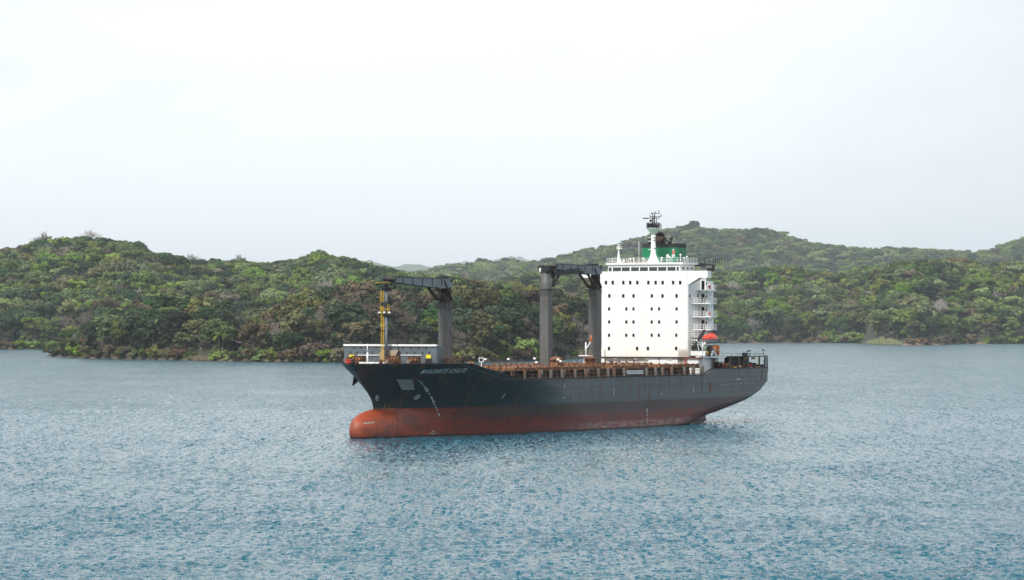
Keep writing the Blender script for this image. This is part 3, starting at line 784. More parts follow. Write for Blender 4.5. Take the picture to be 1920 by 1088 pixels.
for px, top, r, mm in ((1217.5,446,.32,'rustdk'),(1237.5,441,.85,'rustdk'),(1246,446.5,.26,'black'),(1257.5,446.5,.28,'dark'),(1233,448,.5,'black'),(1242,449,.3,'rustdk')):
    y, z = PF(px, top, xfun+.5); b0 = zk-.3
    MB().tube((.5,y,b0),(.5,y,z-.25),r,r,10).tube((.5,y,z-.25),(.0,y+.05,z+.1),r*1.1,r*1.05,10).build('exhaust_pipe', M[mm], fu)
MB().tube((.2,PF(1246,450)[0],zk),(1.0,PF(1238,457)[0],zk+1.4),.18).build('exhaust_pipe', M['rustdk'], fu)
# funnel badge: white figure shape with a red stroke on a ring-less ground
em = MB(); xe = xs1+.03
def pe(pts, mat, d=0.0):
    em.add([(xe+d, *[PF(a,b_,xfun+xe)[0]], PF(a,b_,xfun+xe)[1]) for a, b_ in pts], [tuple(range(len(pts)))], mat)
pe([(1259,484),(1266,481),(1264.5,474),(1264,467),(1261,467),(1260.5,475)], 0); pe([(1260,475),(1262.5,477),(1265.3,475.5),(1265.8,470.5),(1263.6,468.5),(1261.5,470)], 1, .01)
pe([(1261.8,473.5),(1263.5,474.5),(1264,471),(1262.6,470)], 0, .02)
em.build('funnel_emblem', [M['mark'], M['red']], fu)

# --- main mast
xm = 29.1; mm_ = empty('main_mast', (xm,0,0), 0, ship)
zm = lambda p: CH-(p-HY)*(OY-C_*xm)/F
s = 8.83*1.0
pr = [(12.5/s,zm(494)),(12/s,zm(492)),(8.5/s,zm(486)),(6/s,zm(480)),(4.9/s,zm(475)),(4.2/s,zm(455)),(3.8/s,zm(441)),(0,zm(441))]
MB().lathe((0,0,0), pr, 18).build('mast_trunk', M['white'], mm_)
mb = MB().lathe((0,0,0), [(3.6/s,zm(441)),(13.2/s,zm(429)),(13.4/s,zm(427.5)),(0,zm(427.5))], 8, smooth=False); mb.build('mast_platform', paint('pale_green_paint',(.42,.55,.45),.1,.5,.5), mm_)
mb = MB(); zp = zm(427.5); a = 1.42
pts = [(a*math.cos(R(45*k+22)), a*math.sin(R(45*k+22)), zp) for k in range(8)]
mb.rail(pts, 1.05, .045, .55, 3, closed=True); mb.build('mast_railing', M['black'], mm_)
mb = MB()
for y0 in (-.18,.33): mb.bar((0,y0,zp),(0,y0,zm(400)),.12)
for k in range(12): z = zp+.3+k*.28; mb.bar((0,-.18,z),(0,.33,z),.05)
for py, p0, p1, r in ((409,1205,1237,.13),(406.3,1218,1239.5,.1),(400.3,1221,1236,.1)):
    ya = ix(p0,py,xm)[0]; yb = ix(p1,py,xm)[0]; mb.bar((0,ya,zm(py)),(0,yb,zm(py)),r*1.3)
for px, t, b_ in ((1218.5,403,406.5),(1239.3,402,406.5),(1221,399,402),(1235.5,394.5,401),(1229,397,400),(1239.5,420,430),(1223,410,424),(1231,410,424),(1226,408,424)):
    y = ix(px,t,xm)[0]; mb.bar((0,y,zm(t)),(0,y,zm(b_)),.12)
mb.box(-.4,.4,-1.3,-.1,zp,zp+.9); mb.box(-.3,.3,.2,.9,zp,zp+.7); mb.blob((0,-.65,zm(414)),(.25,.32,.3)); mb.bar((0,ix(1206,409,xm)[0],zm(409.3)),(0,ix(1215,409,xm)[0],zm(409.3)),.22)
mb.build('antenna_array', M['black'], mm_)
for py, side in ((446,-1),(452.5,-1),(468,-1),(446,1),(451,1),(466.5,1)):
    MB().bar((.3,0,zm(py)),(.3,side*1.0,zm(py)),.12,.3).build('mast_bracket', M['white2'] if side<0 else M['dark'], mm_)

# satellite dome and whip mast on the monkey island
yy, zz_ = ix(1160,494,30.5); dm = empty('radar_pylon', (30.5,yy,0), 0, ship)
MB().lathe((0,0,0),[(.42,zroof),(.12,Z(470)),(0,Z(469.5))],8).bar((0,.25,Z(485)),(0,.75,zroof),.12).build('pylon', M['white'], dm)
MB().bar((0,-.6,Z(463)),(0,.7,Z(462)),.14).bar((0,0,Z(470)),(0,0,Z(455)),.1).bar((0,-.4,Z(459)),(0,.5,Z(458)),.1).bar((0,-.5,Z(466)),(0,.75,Z(465)),.14).build('scanner', M['lens'], dm)
for px, t in ((1182,486),(1188,485),(1252,480),(1276,478),(1283,484),(1288,482),(1256,483),(1206,485),(1170,489),(1241,484)):
    y, z = ix(px, t, 29.5)
    o = MB().tube((29.5,y,zroof),(29.5,y,z),.07,.05,6).blob((29.5,y,z),.22 if px!=1252 else .35,8,5)
    o.build('antenna', M['white2'], ship)
mb = MB()
for k in range(9):
    y = YW0+1+k*.9; mb.box(27,27.6,y,y+.5,zroof+.11,zroof+.5+.5*random.random())
mb.build('roof_locker', M['beige'], ship)
MB().tube((26,ix(1198,470,26)[0],zroof),(26,ix(1198,470,26)[0],Z(452,26)),.05,n=5).build('antenna', M['white2'], ship)

# --- poop: mooring deck under a roof
def PY(px, py, y=13.4): return iy(px, py, y)
zr0 = PY(1440,667.5)[1]
pa = PY(1336,668)[0]
roof = MB().box(.25,33.5,-13.0,13.2,zr0-.18,zr0); roof.build('poop_deck', M['rustdk'], ship)
MB().box(PY(1362,668)[0],34.2,12.3,13.35,zr0-.22,zr0+.14).build('deck_edge', M['white2'], ship)
MB().box(1.2,20,-8.2,9.4,10.33,zr0-.19).box(9.2,15,9.41,11.0,10.33,zr0-.19).build('deck_house', M['dark'], ship)  # dark boxes added to stand in for the shaded mooring deck interior
for px, w in ((1371,.35),(1387.5,.28),(1405.3,.3),(1426,.35),(1440.5,.4),(1338,.4)):
    for s in (1,-1):
        x = PY(px,680)[0]; MB().box(x-w/2,x+w/2,s*13.15-.2,s*13.15+.1,10.3,zr0-.18).build('deck_post', M['stan'], ship)
tr = MB().prism([(.0,8.5),(.0,zr0+.15),(.5,zr0+.15),(.9,11.4),(.9,8.5)],'y',12.9,13.5); tr.prism([(.0,8.5),(.0,zr0+.15),(.5,zr0+.15),(.9,11.4),(.9,8.5)],'y',-13.5,-12.9)
tr.box(-.05,.12,-12.9,12.9,11.5,12.2); tr.build('stern_frame', M['grey'], ship)
mb = MB().rail([(.3,13.0,zr0),(.3,-13,zr0)],.5,.03,2,1); mb.rail([(.3,13.0,zr0),(8.5,13.0,zr0),(15,13,zr0)],.45,.03,3,1); mb.build('stern_railing', M['dark'], ship)
rs = random.Random(11)
cols = ['yellow','rust','white2','stan','rust','dark','yellow','rust','white2','red','stan']
for k in range(34):
    x = rs.uniform(1.8,21); y = rs.uniform(10.0,12.6); h = rs.uniform(.9,2.4); w = rs.uniform(.2,.55)
    mb = MB()
    if k%3: mb.box(x-w,x+w,y-w,y+w,10.32,10.32+h); mb.tube((x,y-w-.3,10.3+h),(x,y+w+.3,10.3+h),w*.8,n=10)
    else: mb.tube((x,y,10.3),(x,y,10.4+h),w*.6,n=10).box(x-.5,x+.5,y-.2,y+.2,10.4+h*.6,10.5+h*.7)
    mb.build('mooring_gear', M[cols[k%11]], ship)
for px in (1398,1412.5):
    x, z = PY(px, 672.3, 12.2); MB().box(x-.95,x+.95,12.1,12.25,z-.2,z+.25).build('deck_sign', M['yellow'], ship)
# gallery wall and lockers under boat deck
MB().box(26.5,33.0,YR+.02,12.6,10.33,zr0-.3).build('deck_house', M['white2'], ship)
mb = MB(); x0, z0 = iy(1285.5,671.5,13.3); x1, z1 = iy(1319,671.5,13.3)
mb.bar((x0,13.3,10.4),(x0,13.3,z0),.18); mb.bar((x0,13.3,z0),(x1+.3,13.3,z0),.2); mb.build('pipe_frame', M['red'], ship)
mb = MB(); x2 = iy(1319.5,690,13.3)[0]; mb.box(x2-.2,x2+.15,13.0,13.35,10.4,zr0); mb.build('deck_post', M['white2'], ship)
mb = MB().box(22.0,25.0,12.4,13.3,zr0-1.1,zr0-.19); mb.build('deck_locker', M['white2'], ship)
mb = MB()
for k in range(10):
    x = 21.5-k*.55; mb.bar((x,12.8,10.4),(x,12.8,12.0),.12)
mb.box(16,21.5,12.7,12.9,11.3,11.45); mb.box(16,21.5,12.7,12.9,12.0,12.1); mb.build('deck_railing', M['stan'], ship)
# stair from hull step
for px, t, b_ in ((1402,659,668),(1406,657.5,668),(1446,656,668)):
    x, z = PY(px,t,12.6); x=max(x,.3); MB().tube((x,12.6,zr0),(x,12.6,z),.06,n=6).box(x-.25,x+.25,12.4,12.8,z-.1,z+.1).build('stern_lamp', M['dark'], ship)
x, z = PY(1397,663,12.0); MB().box(x-.5,x+.5,11.5,12.3,zr0,zr0+.75).build('deck_locker', M['dark'], ship)
# boat davit, rescue gear
YB = 13.4
def Q(px, py, y=YB): x, z = iy(px, py, y); return (x, y, z)
dv = empty('boat_davit', (0,0,0), 0, ship)
MB().bar(Q(1321,620),Q(1304,645),.5,.5).bar(Q(1304,645),Q(1300,652),.5).bar(Q(1340,621),Q(1335,627),.6,.6).bar(Q(1328,651),Q(1331,667),.7).build('davit_arm', M['black'], dv)
mb = MB().bar(Q(1306,638,14.3),Q(1315.5,652,14.3),.24).bar(Q(1324,640,14.3),Q(1316.5,652,14.3),.24).bar(Q(1317.3,642,14.3),Q(1317,667,14.3),.24).bar(Q(1308,645,14.3),Q(1311,661,14.3),.16)
mb.bar(Q(1333,667,14.3),Q(1337,658,14.3),.25).bar(Q(1337,658,14.3),Q(1344,667,14.3),.25); mb.build('davit_frame', M['white'], dv)
MB().bar(Q(1336,652),Q(1343,665),.35).bar(Q(1340,655,13),Q(1336,667,13),.6).build('davit_winch', M['beige'], dv)
mb = MB().bar(Q(1339,648.5,12.5),Q(1347,648.5,12.5),.35); mb.bar(Q(1339.5,649,12.5),Q(1339.5,660,12.5),.9,.7); mb.bar(Q(1346.3,649,12.5),Q(1346.3,667,12.5),.5,.4); mb.bar(Q(1342,655,12.5),Q(1345,655,12.5),.7)
mb.build('rescue_crane', M['orange'], ship)
mb = MB().bar(Q(1322,652,12.6),Q(1327,662,12.6),.9); mb.build('winch_cover', paint('faded_green_paint',(.16,.24,.16),.2), ship)
mb = MB().tube(Q(1330.5,650,13),Q(1330.5,661,13),.2); mb.bar(Q(1322,660,13.2),Q(1332,664,13.2),.3); mb.build('raft_canister', M['white2'], ship)
MB().bar(Q(1325,665,13.3),Q(1328,660,13.3),.5).build('raft_canister', M['yellow'], ship)
# --- lifeboat: its own thing, hanging in the davit
bx, bz = iy(1331.5, 637, 14.3)
wl = ship_world((bx, 14.3, bz))
lb = tag(empty('lifeboat', wl, RZ), 'orange enclosed lifeboat hanging in the davit beside the white block', 'lifeboat')
def boat_half(up):
    mb = MB(); n, m = 20, 8; L = 2.85; vs = []
    for i in range(n+1):
        t = -1+2*i/n; w = 1.15*(1-abs(t)**2.6)**.6 if abs(t) < 1 else 0.0
        for j in range(m+1):
            a = math.pi*j/m
            hgt = (1.2*(1-abs(t)**2.2*.55) if up else -.85*(1-abs(t)**3*.55))
            ww = w*(1 if up else 1.03)
            vs.append((t*L, ww*math.cos(a), (hgt*(math.sin(a)**.75))*(1 if w>0 else .3) + .12*t*t))
    fs = [(i*(m+1)+j, i*(m+1)+j+1, (i+1)*(m+1)+j+1, (i+1)*(m+1)+j) for i in range(n) for j in range(m)]
    return mb.add(vs, fs, 0, True)
b1 = boat_half(False); b1.build('boat_hull', M['boatw'], lb)
b2 = boat_half(True); b2.box(-1.5,-.5,-.45,.45,.85,1.35); b2.build('canopy', M['boat'], lb)
fd = MB()
for i in range(20):
    t0, t1 = -1+i/10, -1+(i+1)/10
    f_ = lambda t: 1.19*(1-abs(t)**2.6)**.6 if abs(t) < 1 else 0.0
    for s in (1,-1): fd.bar((t0*2.87,s*f_(t0),.12*t0*t0),(t1*2.87,s*f_(t1),.12*t1*t1),.1)
fd.build('fender_strip', M['dark'], lb)
mb = MB()
for t in (-.9,.1,.9,1.7): mb.box(t,t+.35,.92,.96,.45,.62)
mb.build('hatch_window', M['glass'], lb)
b_ = None

exec_env = True
# ================================================================== WATER
def fft_tile(n, L, kp, ang, rms, seed):
    r = np.random.default_rng(seed)
    k = np.fft.fftfreq(n, L/n)*2*math.pi; KX, KY = np.meshgrid(k, k, indexing='ij'); K = np.hypot(KX, KY); K[0,0] = 1e-6
    d = (KX*math.cos(ang)+KY*math.sin(ang))/K
    S = np.exp(-1.25*(kp/K)**2)/K**3.6*(.10+.90*d**2)*np.exp(-(K/12.0)**2); S[0,0] = 0
    h = np.fft.ifft2(np.sqrt(S)*(r.normal(size=(n,n))+1j*r.normal(size=(n,n)))).real
    return h*rms/h.std()
def sample(h, L, X, Y):
    n = h.shape[0]; u = (X/L*n)%n; v = (Y/L*n)%n; i = u.astype(int)%n; j = v.astype(int)%n; fu_ = u-np.floor(u); fv = v-np.floor(v)
    i1, j1 = (i+1)%n, (j+1)%n
    return h[i,j]*(1-fu_)*(1-fv)+h[i1,j]*fu_*(1-fv)+h[i,j1]*(1-fu_)*fv+h[i1,j1]*fu_*fv
def build_water():
    t1 = fft_tile(512, 88., 2*math.pi/3.4, R(78), .062, 1); t2 = fft_tile(512, 53., 2*math.pi/1.7, R(106), .034, 2)
    hp_, fp = 20.5, 3680.0
    rows = [-4000,-1500,-400,0,100,180,220]
    v = fp*hp_/240.0
    while True:
        rows.append(fp*hp_/v); v -= .33 if rows[-1] < 900 else .8
        if rows[-1] > 6500 or v <= 1: break
    rows += [7500,9000,12000,16000,24000,36000,60000]
    rows = np.array(rows, float)
    tc = np.linspace(-1.12,1.12,900); tc = np.concatenate([[-60,-20,-8,-3,-1.6,-1.25], tc, [1.25,1.6,3,8,20,60]])
    wid = np.maximum(np.abs(rows), 240.)*.1392
    Y = np.repeat(rows[:,None], len(tc), 1); X = wid[:,None]*tc[None,:]
    Xr, Yr = X*math.cos(.6)-Y*math.sin(.6), X*math.sin(.6)+Y*math.cos(.6)
    Zw = sample(t1,88.,X,Y)+sample(t2,53.,Xr,Yr)
    g = sample(t1,88.,X*.06+31,Y*.04)*7
    Zw *= 1+np.clip(g,-.2,.3)
    fade = np.clip((3500-Y)/2500, 0.0, 1)*((np.abs(tc)<1.2)[None,:])*(Y>200)
    Zw *= fade
    nr, nc = Y.shape
    me = bpy.data.meshes.new('water'); me.vertices.add(nr*nc)
    me.vertices.foreach_set('co', np.stack([X,Y,Zw],-1).astype(np.float32).ravel())
    ii, jj = np.meshgrid(np.arange(nr-1), np.arange(nc-1), indexing='ij'); a = (ii*nc+jj).ravel()
    q = np.stack([a, a+1, a+nc+1, a+nc], 1).astype(np.int32)
    me.loops.add(q.size); me.loops.foreach_set('vertex_index', q.ravel()); me.polygons.add(len(q))
    me.polygons.foreach_set('loop_start', np.arange(0,q.size,4,dtype=np.int32)); me.polygons.foreach_set('loop_total', np.full(len(q),4,np.int32))
    me.polygons.foreach_set('use_smooth', np.ones(len(q),bool)); me.update(calc_edges=True)
    m, nt, b = nodes('lake_water')
    geo = N(nt,'ShaderNodeNewGeometry'); pos = geo.outputs['Position']
    acc_ = None
    for sc, sx, amp, det, rt in ((.022,60.0,.20,2,.02),(.05,26.0,.28,3,.03),(.16,10,.40,3,.05),(.6,3.4,.64,3,.08),(1.8,1.7,.80,3,-.15)):
        c = noise(nt, mapping(nt,pos,(sc*sx,sc,sc),rot=(0,0,rt)), 1, det, .6, 1)
        s_ = N(nt,'ShaderNodeVectorMath',operation='SUBTRACT'); nt.links.new(c,s_.inputs[0]); s_.inputs[1].default_value=(.5,.5,.5)
        k_ = N(nt,'ShaderNodeVectorMath',operation='MULTIPLY'); nt.links.new(s_.outputs[0],k_.inputs[0]); k_.inputs[1].default_value=(amp*WA,amp*WA,0)
        if acc_ is None: acc_ = k_.outputs[0]
        else:
            ad = N(nt,'ShaderNodeVectorMath',operation='ADD'); nt.links.new(acc_,ad.inputs[0]); nt.links.new(k_.outputs[0],ad.inputs[1]); acc_ = ad.outputs[0]
    # gust patches: large areas of rougher and calmer water
    gn = ramp(nt, noise(nt, mapping(nt,pos,(.012,.004,1)),1,4,.6), .3, .7)
    g2 = ramp(nt, noise(nt, mapping(nt,pos,(.045,.011,1),(3,7,0),(0,0,.04)),1,5,.7), .34, .66)
    amp_ = math_(nt,'MULTIPLY', math_(nt,'ADD',math_(nt,'MULTIPLY',gn,.4),.75), math_(nt,'ADD',math_(nt,'MULTIPLY',g2,.55),.7))
    gs = N(nt,'ShaderNodeVectorMath',operation='SCALE'); nt.links.new(acc_,gs.inputs[0]); nt.links.new(amp_, gs.inputs['Scale'])
    ad = N(nt,'ShaderNodeVectorMath',operation='ADD'); nt.links.new(geo.outputs['Normal'],ad.inputs[0]); nt.links.new(gs.outputs[0],ad.inputs[1])
    nn = N(nt,'ShaderNodeVectorMath',operation='NORMALIZE'); nt.links.new(ad.outputs[0],nn.inputs[0]); nt.links.new(nn.outputs[0], b.inputs['Normal'])
    sepx = N(nt,'ShaderNodeSeparateXYZ'); nt.links.new(pos, sepx.inputs[0])
    bc = mixc(nt, gn, WCOL1, WCOL2)
    nt.links.new(bc, b.inputs['Base Color'])
    b.inputs['Roughness'].default_value = .12; b.inputs['IOR'].default_value = 1.33
    me.materials.append(m)
    o = bpy.data.objects.new('water', me); COL.objects.link(o); o['kind'] = 'structure'
WA = 3.1; WCOL1, WCOL2 = (.005,.082,.116), (.006,.086,.134)
build_water()

# ================================================================== LAND
def pl(pts): xs, ys = zip(*pts); return lambda p: np.interp(p, xs, ys)
def Yof(py): return F*CH/(py-HY)
LANDS = {
 # shore row, depth of the land behind the shore (m), tree-top row at the ridge, px range, spacing, tree scale
 'near':  dict(shore=pl([(95,671),(107,668),(130,671.5),(250,674),(450,678),(640,680),(900,679),(1010,677),(1140,668),(1200,660),(1240,650)]), deep=pl([(95,12),(130,90),(200,190),(400,300),(900,330),(1140,240),(1240,60)]),
      top=pl([(95,657),(107,650),(130,636),(150,618),(200,592),(260,562),(330,552),(400,570),(440,600),(480,600),(520,572),(560,560),(620,542),(680,528),(760,524),(830,523),(870,522),(900,530),(950,540),(1000,536),(1050,552),(1140,580),(1240,620)]), rng=(99,1238), sp=14.5, sc=1.66, th=18),
 'left':  dict(shore=pl([(-450,656),(0,655),(110,655.5),(700,655),(1000,650)]), deep=pl([(-400,950),(700,900),(1000,500)]),
      top=pl([(-400,470),(0,470),(30,464),(55,458),(100,448),(160,446),(210,450),(250,460),(300,476),(350,486),(400,488),(450,490),(500,494),(545,488),(600,478),(640,482),(680,492),(720,502),(760,510),(800,515),(860,520),(1000,545)]), rng=(-420,980), sp=18.5, sc=1.95, th=20),
 'right': dict(shore=pl([(860,646),(1300,643.5),(1500,643),(1620,643.5),(1640,646.5),(1700,647.5),(1760,647),(1800,644.5),(2400,645.5)]), deep=pl([(860,420),(2400,800)]),
      top=pl([(860,548),(920,530),(960,522),(1000,512),(1050,505),(1130,512),(1300,512),(1400,508),(1440,500),(1480,498),(1520,508),(1560,512),(1600,504),(1640,500),(1700,488),(1740,490),(1800,486),(1850,496),(1920,492),(2400,490)]), rng=(868,2450), sp=20, sc=2.1, th=23),
 'mid':   dict(shore=pl([(600,630),(2400,629)]), deep=pl([(600,1500),(2400,1700)]),
      top=pl([(600,520),(780,512),(830,498),(870,496),(905,492),(950,491),(985,490),(1010,492),(1060,478),(1100,468),(1150,462),(1190,448),(1250,432),(1300,424),(1340,432),(1380,432),(1430,429),(1480,442),(1500,450),(1540,460),(1580,463),(1640,466),(1700,467),(1760,470),(1800,472),(1850,472),(1880,460),(1920,448),(2100,440),(2400,450)]), rng=(640,2450), sp=27, sc=2.5, th=27),
}
def fn(a): return lambda x, y, s: a*mnoise.noise((x*s, y*s, 3.3))
class Land:
    def __init__(s, d):
        s.d = d
    def info(s, X, Y):
        p = 960+F*X/Y; ys = Yof(s.d['shore'](p)); return p, (Y-ys)/s.d['deep'](p)
    def h(s, X, Y):
        p, t = s.info(X, Y); d = s.d; ys = Yof(d['shore'](p)); yr = ys+d['deep'](p)
        H = CH-(d['top'](p)-HY)*yr/F - d['th']*.93
        H = max(H, 2.0)
        if t < 0: return -3.0
        k = min(t, 1.0); prof = .34*k**.45*1.0+.66*(k*k*(3-2*k)) if d is not LANDS['near'] else .45*k**.5+.55*k
        if t > 1: prof = 1-.25*min(t-1,1)
        nz = mnoise.noise((X*.012, Y*.006, 1.7))*H*.16*math.sin(math.pi*min(k,1)) 
        return max(prof*H + nz, .35 if t > 0 else -3) if t > .001 else -1.0
lands = {k: Land(v) for k, v in LANDS.items()}
m, nt, b = nodes('forest_floor'); geo = N(nt,'ShaderNodeNewGeometry'); sp_ = N(nt,'ShaderNodeSeparateXYZ'); nt.links.new(geo.outputs['Position'], sp_.inputs[0])
n1 = noise(nt, mapping(nt,geo.outputs['Position'],(.06,.06,.2)), 1, 4, .6)
gcol = mixc(nt, ramp(nt,n1,.35,.65), (.028,.040,.016), (.055,.048,.028))
bank = mixc(nt, ramp(nt,n1,.42,.6), (.13,.085,.05), (.045,.038,.026))
zz2 = math_(nt,'ADD', sp_.outputs[2], math_(nt,'MULTIPLY',math_(nt,'SUBTRACT',n1,.5),3.0))
nt.links.new(mixc(nt, ramp(nt, zz2, 1.0, 2.6), bank, gcol), b.inputs['Base Color']); b.inputs['Roughness'].default_value = .95
M['floor'] = m
for key, L in lands.items():
    d = L.d; pxs = np.linspace(d['rng'][0], d['rng'][1], 240); ts = np.concatenate([[-.03,.0,.004],np.linspace(.012,1.0,46),np.linspace(1.08,2.0,8)])
    vs = []
    for p in pxs:
        ys = Yof(d['shore'](p)); dp = d['deep'](p)
        ys += 5*mnoise.noise((p*.07,0,0))*(1 if key!='near' else .8)
        for t in ts:
            Y = ys+dp*t; X = (p-960)/F*Y
            z = -1.5 if t < 0 else (-.1 if t == 0 else (L.h(X, Yof(d['shore'](p))+dp*t) if t > .01 else .9))
            vs.append((X, Y, z))
    n = len(ts); fs = [(i*n+j, (i+1)*n+j, (i+1)*n+j+1, i*n+j+1) for i in range(len(pxs)-1) for j in range(n-1)]
    mb = MB().add(vs, fs, 0, True); o = mb.build('hill', M['floor']); o['kind'] = 'structure'
# far ridges, pale with haze
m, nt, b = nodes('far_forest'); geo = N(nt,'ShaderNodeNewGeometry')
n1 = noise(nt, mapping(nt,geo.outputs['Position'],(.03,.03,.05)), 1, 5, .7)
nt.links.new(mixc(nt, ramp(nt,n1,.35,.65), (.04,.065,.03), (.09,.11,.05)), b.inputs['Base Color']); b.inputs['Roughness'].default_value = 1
for Yd, top, a in ((26000, pl([(500,520),(600,505),(680,490),(695,487),(740,500),(760,493),(785,494),(830,503),(880,505),(1100,480),(2500,470)]), 60),
                   (38000, pl([(500,520),(780,510),(820,497),(870,489),(900,493),(930,484),(965,480),(985,483),(1010,500),(1300,520),(2500,520)]), 0)):
    vs = []; pxs = np.arange(560, 1400, 3.0)
    for p in pxs:
        nn_ = 5.0*abs(mnoise.noise((p*.06, Yd, 0)))+3.0*abs(mnoise.noise((p*.22, Yd, 5)))
        H = CH-(top(p)+3-HY)*Yd/F + nn_*Yd/F*1.0
        for k in range(8):
            t = k/7; Y = Yd-2600*(1-t); vs.append(((p-960)/F*Y, Y, H*t**.8 if t else -2))
        vs.append(((p-960)/F*(Yd+900), Yd+900, H*.5))
    n = 9; fs = [(i*n+j,(i+1)*n+j,(i+1)*n+j+1,i*n+j+1) for i in range(len(pxs)-1) for j in range(n-1)]
    o = MB().add(vs, fs, 0, True).build('hill', m); o['kind'] = 'structure'

# ================================================================== TREES
def leafmat(name, col, var=.35, trans=.0):
    m, nt, b = nodes(name); co = objco(nt)
    oi = N(nt,'ShaderNodeObjectInfo')
    n1 = noise(nt, co, .45, 3, .6); n2 = noise(nt, co, 2.2, 2)
    c = mixc(nt, ramp(nt,n1,.35,.65), tuple(x*(1-var) for x in col), tuple(min(1,x*(1+var*1.1)) for x in col))
    c = mixc(nt, math_(nt,'MULTIPLY',ramp(nt,n2,.45,.7),.35), c, (col[0]*1.5+.01,col[1]*1.15,col[2]*.8))
    hs = N(nt,'ShaderNodeHueSaturation'); nt.links.new(c, hs.inputs['Color'])
    nt.links.new(math_(nt,'ADD',math_(nt,'MULTIPLY',oi.outputs['Random'],.03),.488), hs.inputs['Hue'])
    r2 = math_(nt,'FRACT', math_(nt,'MULTIPLY',oi.outputs['Random'],7.31))
    nt.links.new(math_(nt,'ADD',math_(nt,'MULTIPLY',r2,.95),.50), hs.inputs['Value'])
    r3 = math_(nt,'FRACT', math_(nt,'MULTIPLY',oi.outputs['Random'],13.7))
    nt.links.new(math_(nt,'ADD',math_(nt,'MULTIPLY',r3,.45),.75), hs.inputs['Saturation'])
    nt.links.new(hs.outputs[0], b.inputs['Base Color']); b.inputs['Roughness'].default_value = .75
    b.inputs['Specular IOR Level'].default_value = .2
    return m
LM = {
 'mid green': leafmat('leaves_mid_green', (.080,.125,.026)), 'bright green': leafmat('leaves_bright_green', (.115,.175,.035)),
 'dark green': leafmat('leaves_dark_green', (.024,.055,.018)), 'olive green': leafmat('leaves_olive', (.115,.130,.035)),
 'brownish': leafmat('leaves_brownish', (.100,.082,.050)), 'pale green': leafmat('leaves_pale_green', (.135,.175,.060)),
 'grey brown': leafmat('twigs_grey_brown', (.135,.115,.100),.3), 'pale grey': leafmat('twigs_pale_grey', (.27,.25,.23),.25),
 'palm green': leafmat('leaves_palm', (.085,.125,.035)), 'reddish brown': leafmat('leaves_reddish', (.115,.078,.046)),
}
bark = leafmat('bark', (.12,.105,.09), .3); bark_p = leafmat('bark_pale', (.36,.34,.31), .2)

def leaves(P, Nn, size, r):
    """quads at points P with normals Nn -> verts, faces arrays"""
    n = len(P); a = r.normal(size=(n,3)); t = np.cross(Nn, a); t /= np.linalg.norm(t,axis=1,keepdims=True)+1e-9; u = np.cross(Nn, t)
    s = (size*(.6+.8*r.random(n)))[:,None]; k = (.6+.5*r.random(n))[:,None]
    V = np.stack([P-t*s-u*s*k*.5, P+t*s*.3-u*s*k, P+t*s+u*s*k*.4, P-t*s*.35+u*s*k],1)
    return V.reshape(-1,3)
def quadmesh(name, V, mat):
    me = bpy.data.meshes.new(name); nq = len(V)//4
    me.vertices.add(len(V)); me.vertices.foreach_set('co', V.astype(np.float32).ravel())
    me.loops.add(len(V)); me.loops.foreach_set('vertex_index', np.arange(len(V),dtype=np.int32)); me.polygons.add(nq)
    me.polygons.foreach_set('loop_start', np.arange(0,len(V),4,dtype=np.int32)); me.polygons.foreach_set('loop_total', np.full(nq,4,np.int32))
    me.update(calc_edges=True); me.materials.append(mat); return me
def crown_pts(kind, r, dens=1.0):
    P, Nn = [], []
    def clump(c, rad, n, flat=.7):
        d = r.normal(size=(n,3)); d /= np.linalg.norm(d,axis=1,keepdims=True); d[:,2] = np.where(d[:,2]<-.35, -d[:,2], d[:,2])
        rr_ = rad*(.55+.5*r.random(n)**.5)
        p = np.array(c)+d*rr_[:,None]*np.array([1,1,flat]); nn = d+r.normal(size=(n,3))*.38; nn[:,2] += .25; nn /= np.linalg.norm(nn,axis=1,keepdims=True)
        P.append(p); Nn.append(nn)
    if kind == 'round':  A, nb, H, rad = (4.6,4.6,3.6), 20, 8.6, (1.5,2.5)
    if kind == 'umbrella': A, nb, H, rad = (6.4,6.4,1.9), 24, 11.0, (1.3,2.3)
    if kind == 'tall': A, nb, H, rad = (3.7,3.7,5.4), 22, 8.4, (1.4,2.3)
    if kind == 'wide': A, nb, H, rad = (5.8,5.8,3.9), 26, 7.8, (1.5,2.9)
    if kind == 'shrub': A, nb, H, rad = (3.4,3.4,2.4), 15, 2.3, (1.0,1.9)
    for i in range(nb):
        d = r.normal(size=3); d /= np.linalg.norm(d)
        if kind != 'shrub' and d[2] < -.55: d[2] *= -1
        if kind == 'umbrella': d[2] = abs(d[2])*.9-.1
        q = (.5+.56*r.random())
        c = (d[0]*A[0]*q, d[1]*A[1]*q, H+d[2]*A[2]*q)
        R0 = r.uniform(rad[0]*.62, rad[1]*1.05); clump(c, R0, int(58*R0*dens), .72)
    # sparse inner fill and skirt
    clump((0,0,H-.3), A[0]*.45, int(90*dens), .8)
    if kind in ('round','wide','tall'):
        for i in range(6):
            a = r.random()*6.28; q = A[0]*r.uniform(.3,.85); clump((q*math.cos(a), q*math.sin(a), r.uniform(1.2,H-3)), r.uniform(1.2,2.0), int(60*dens), .8)
    return np.concatenate(P), np.concatenate(Nn)
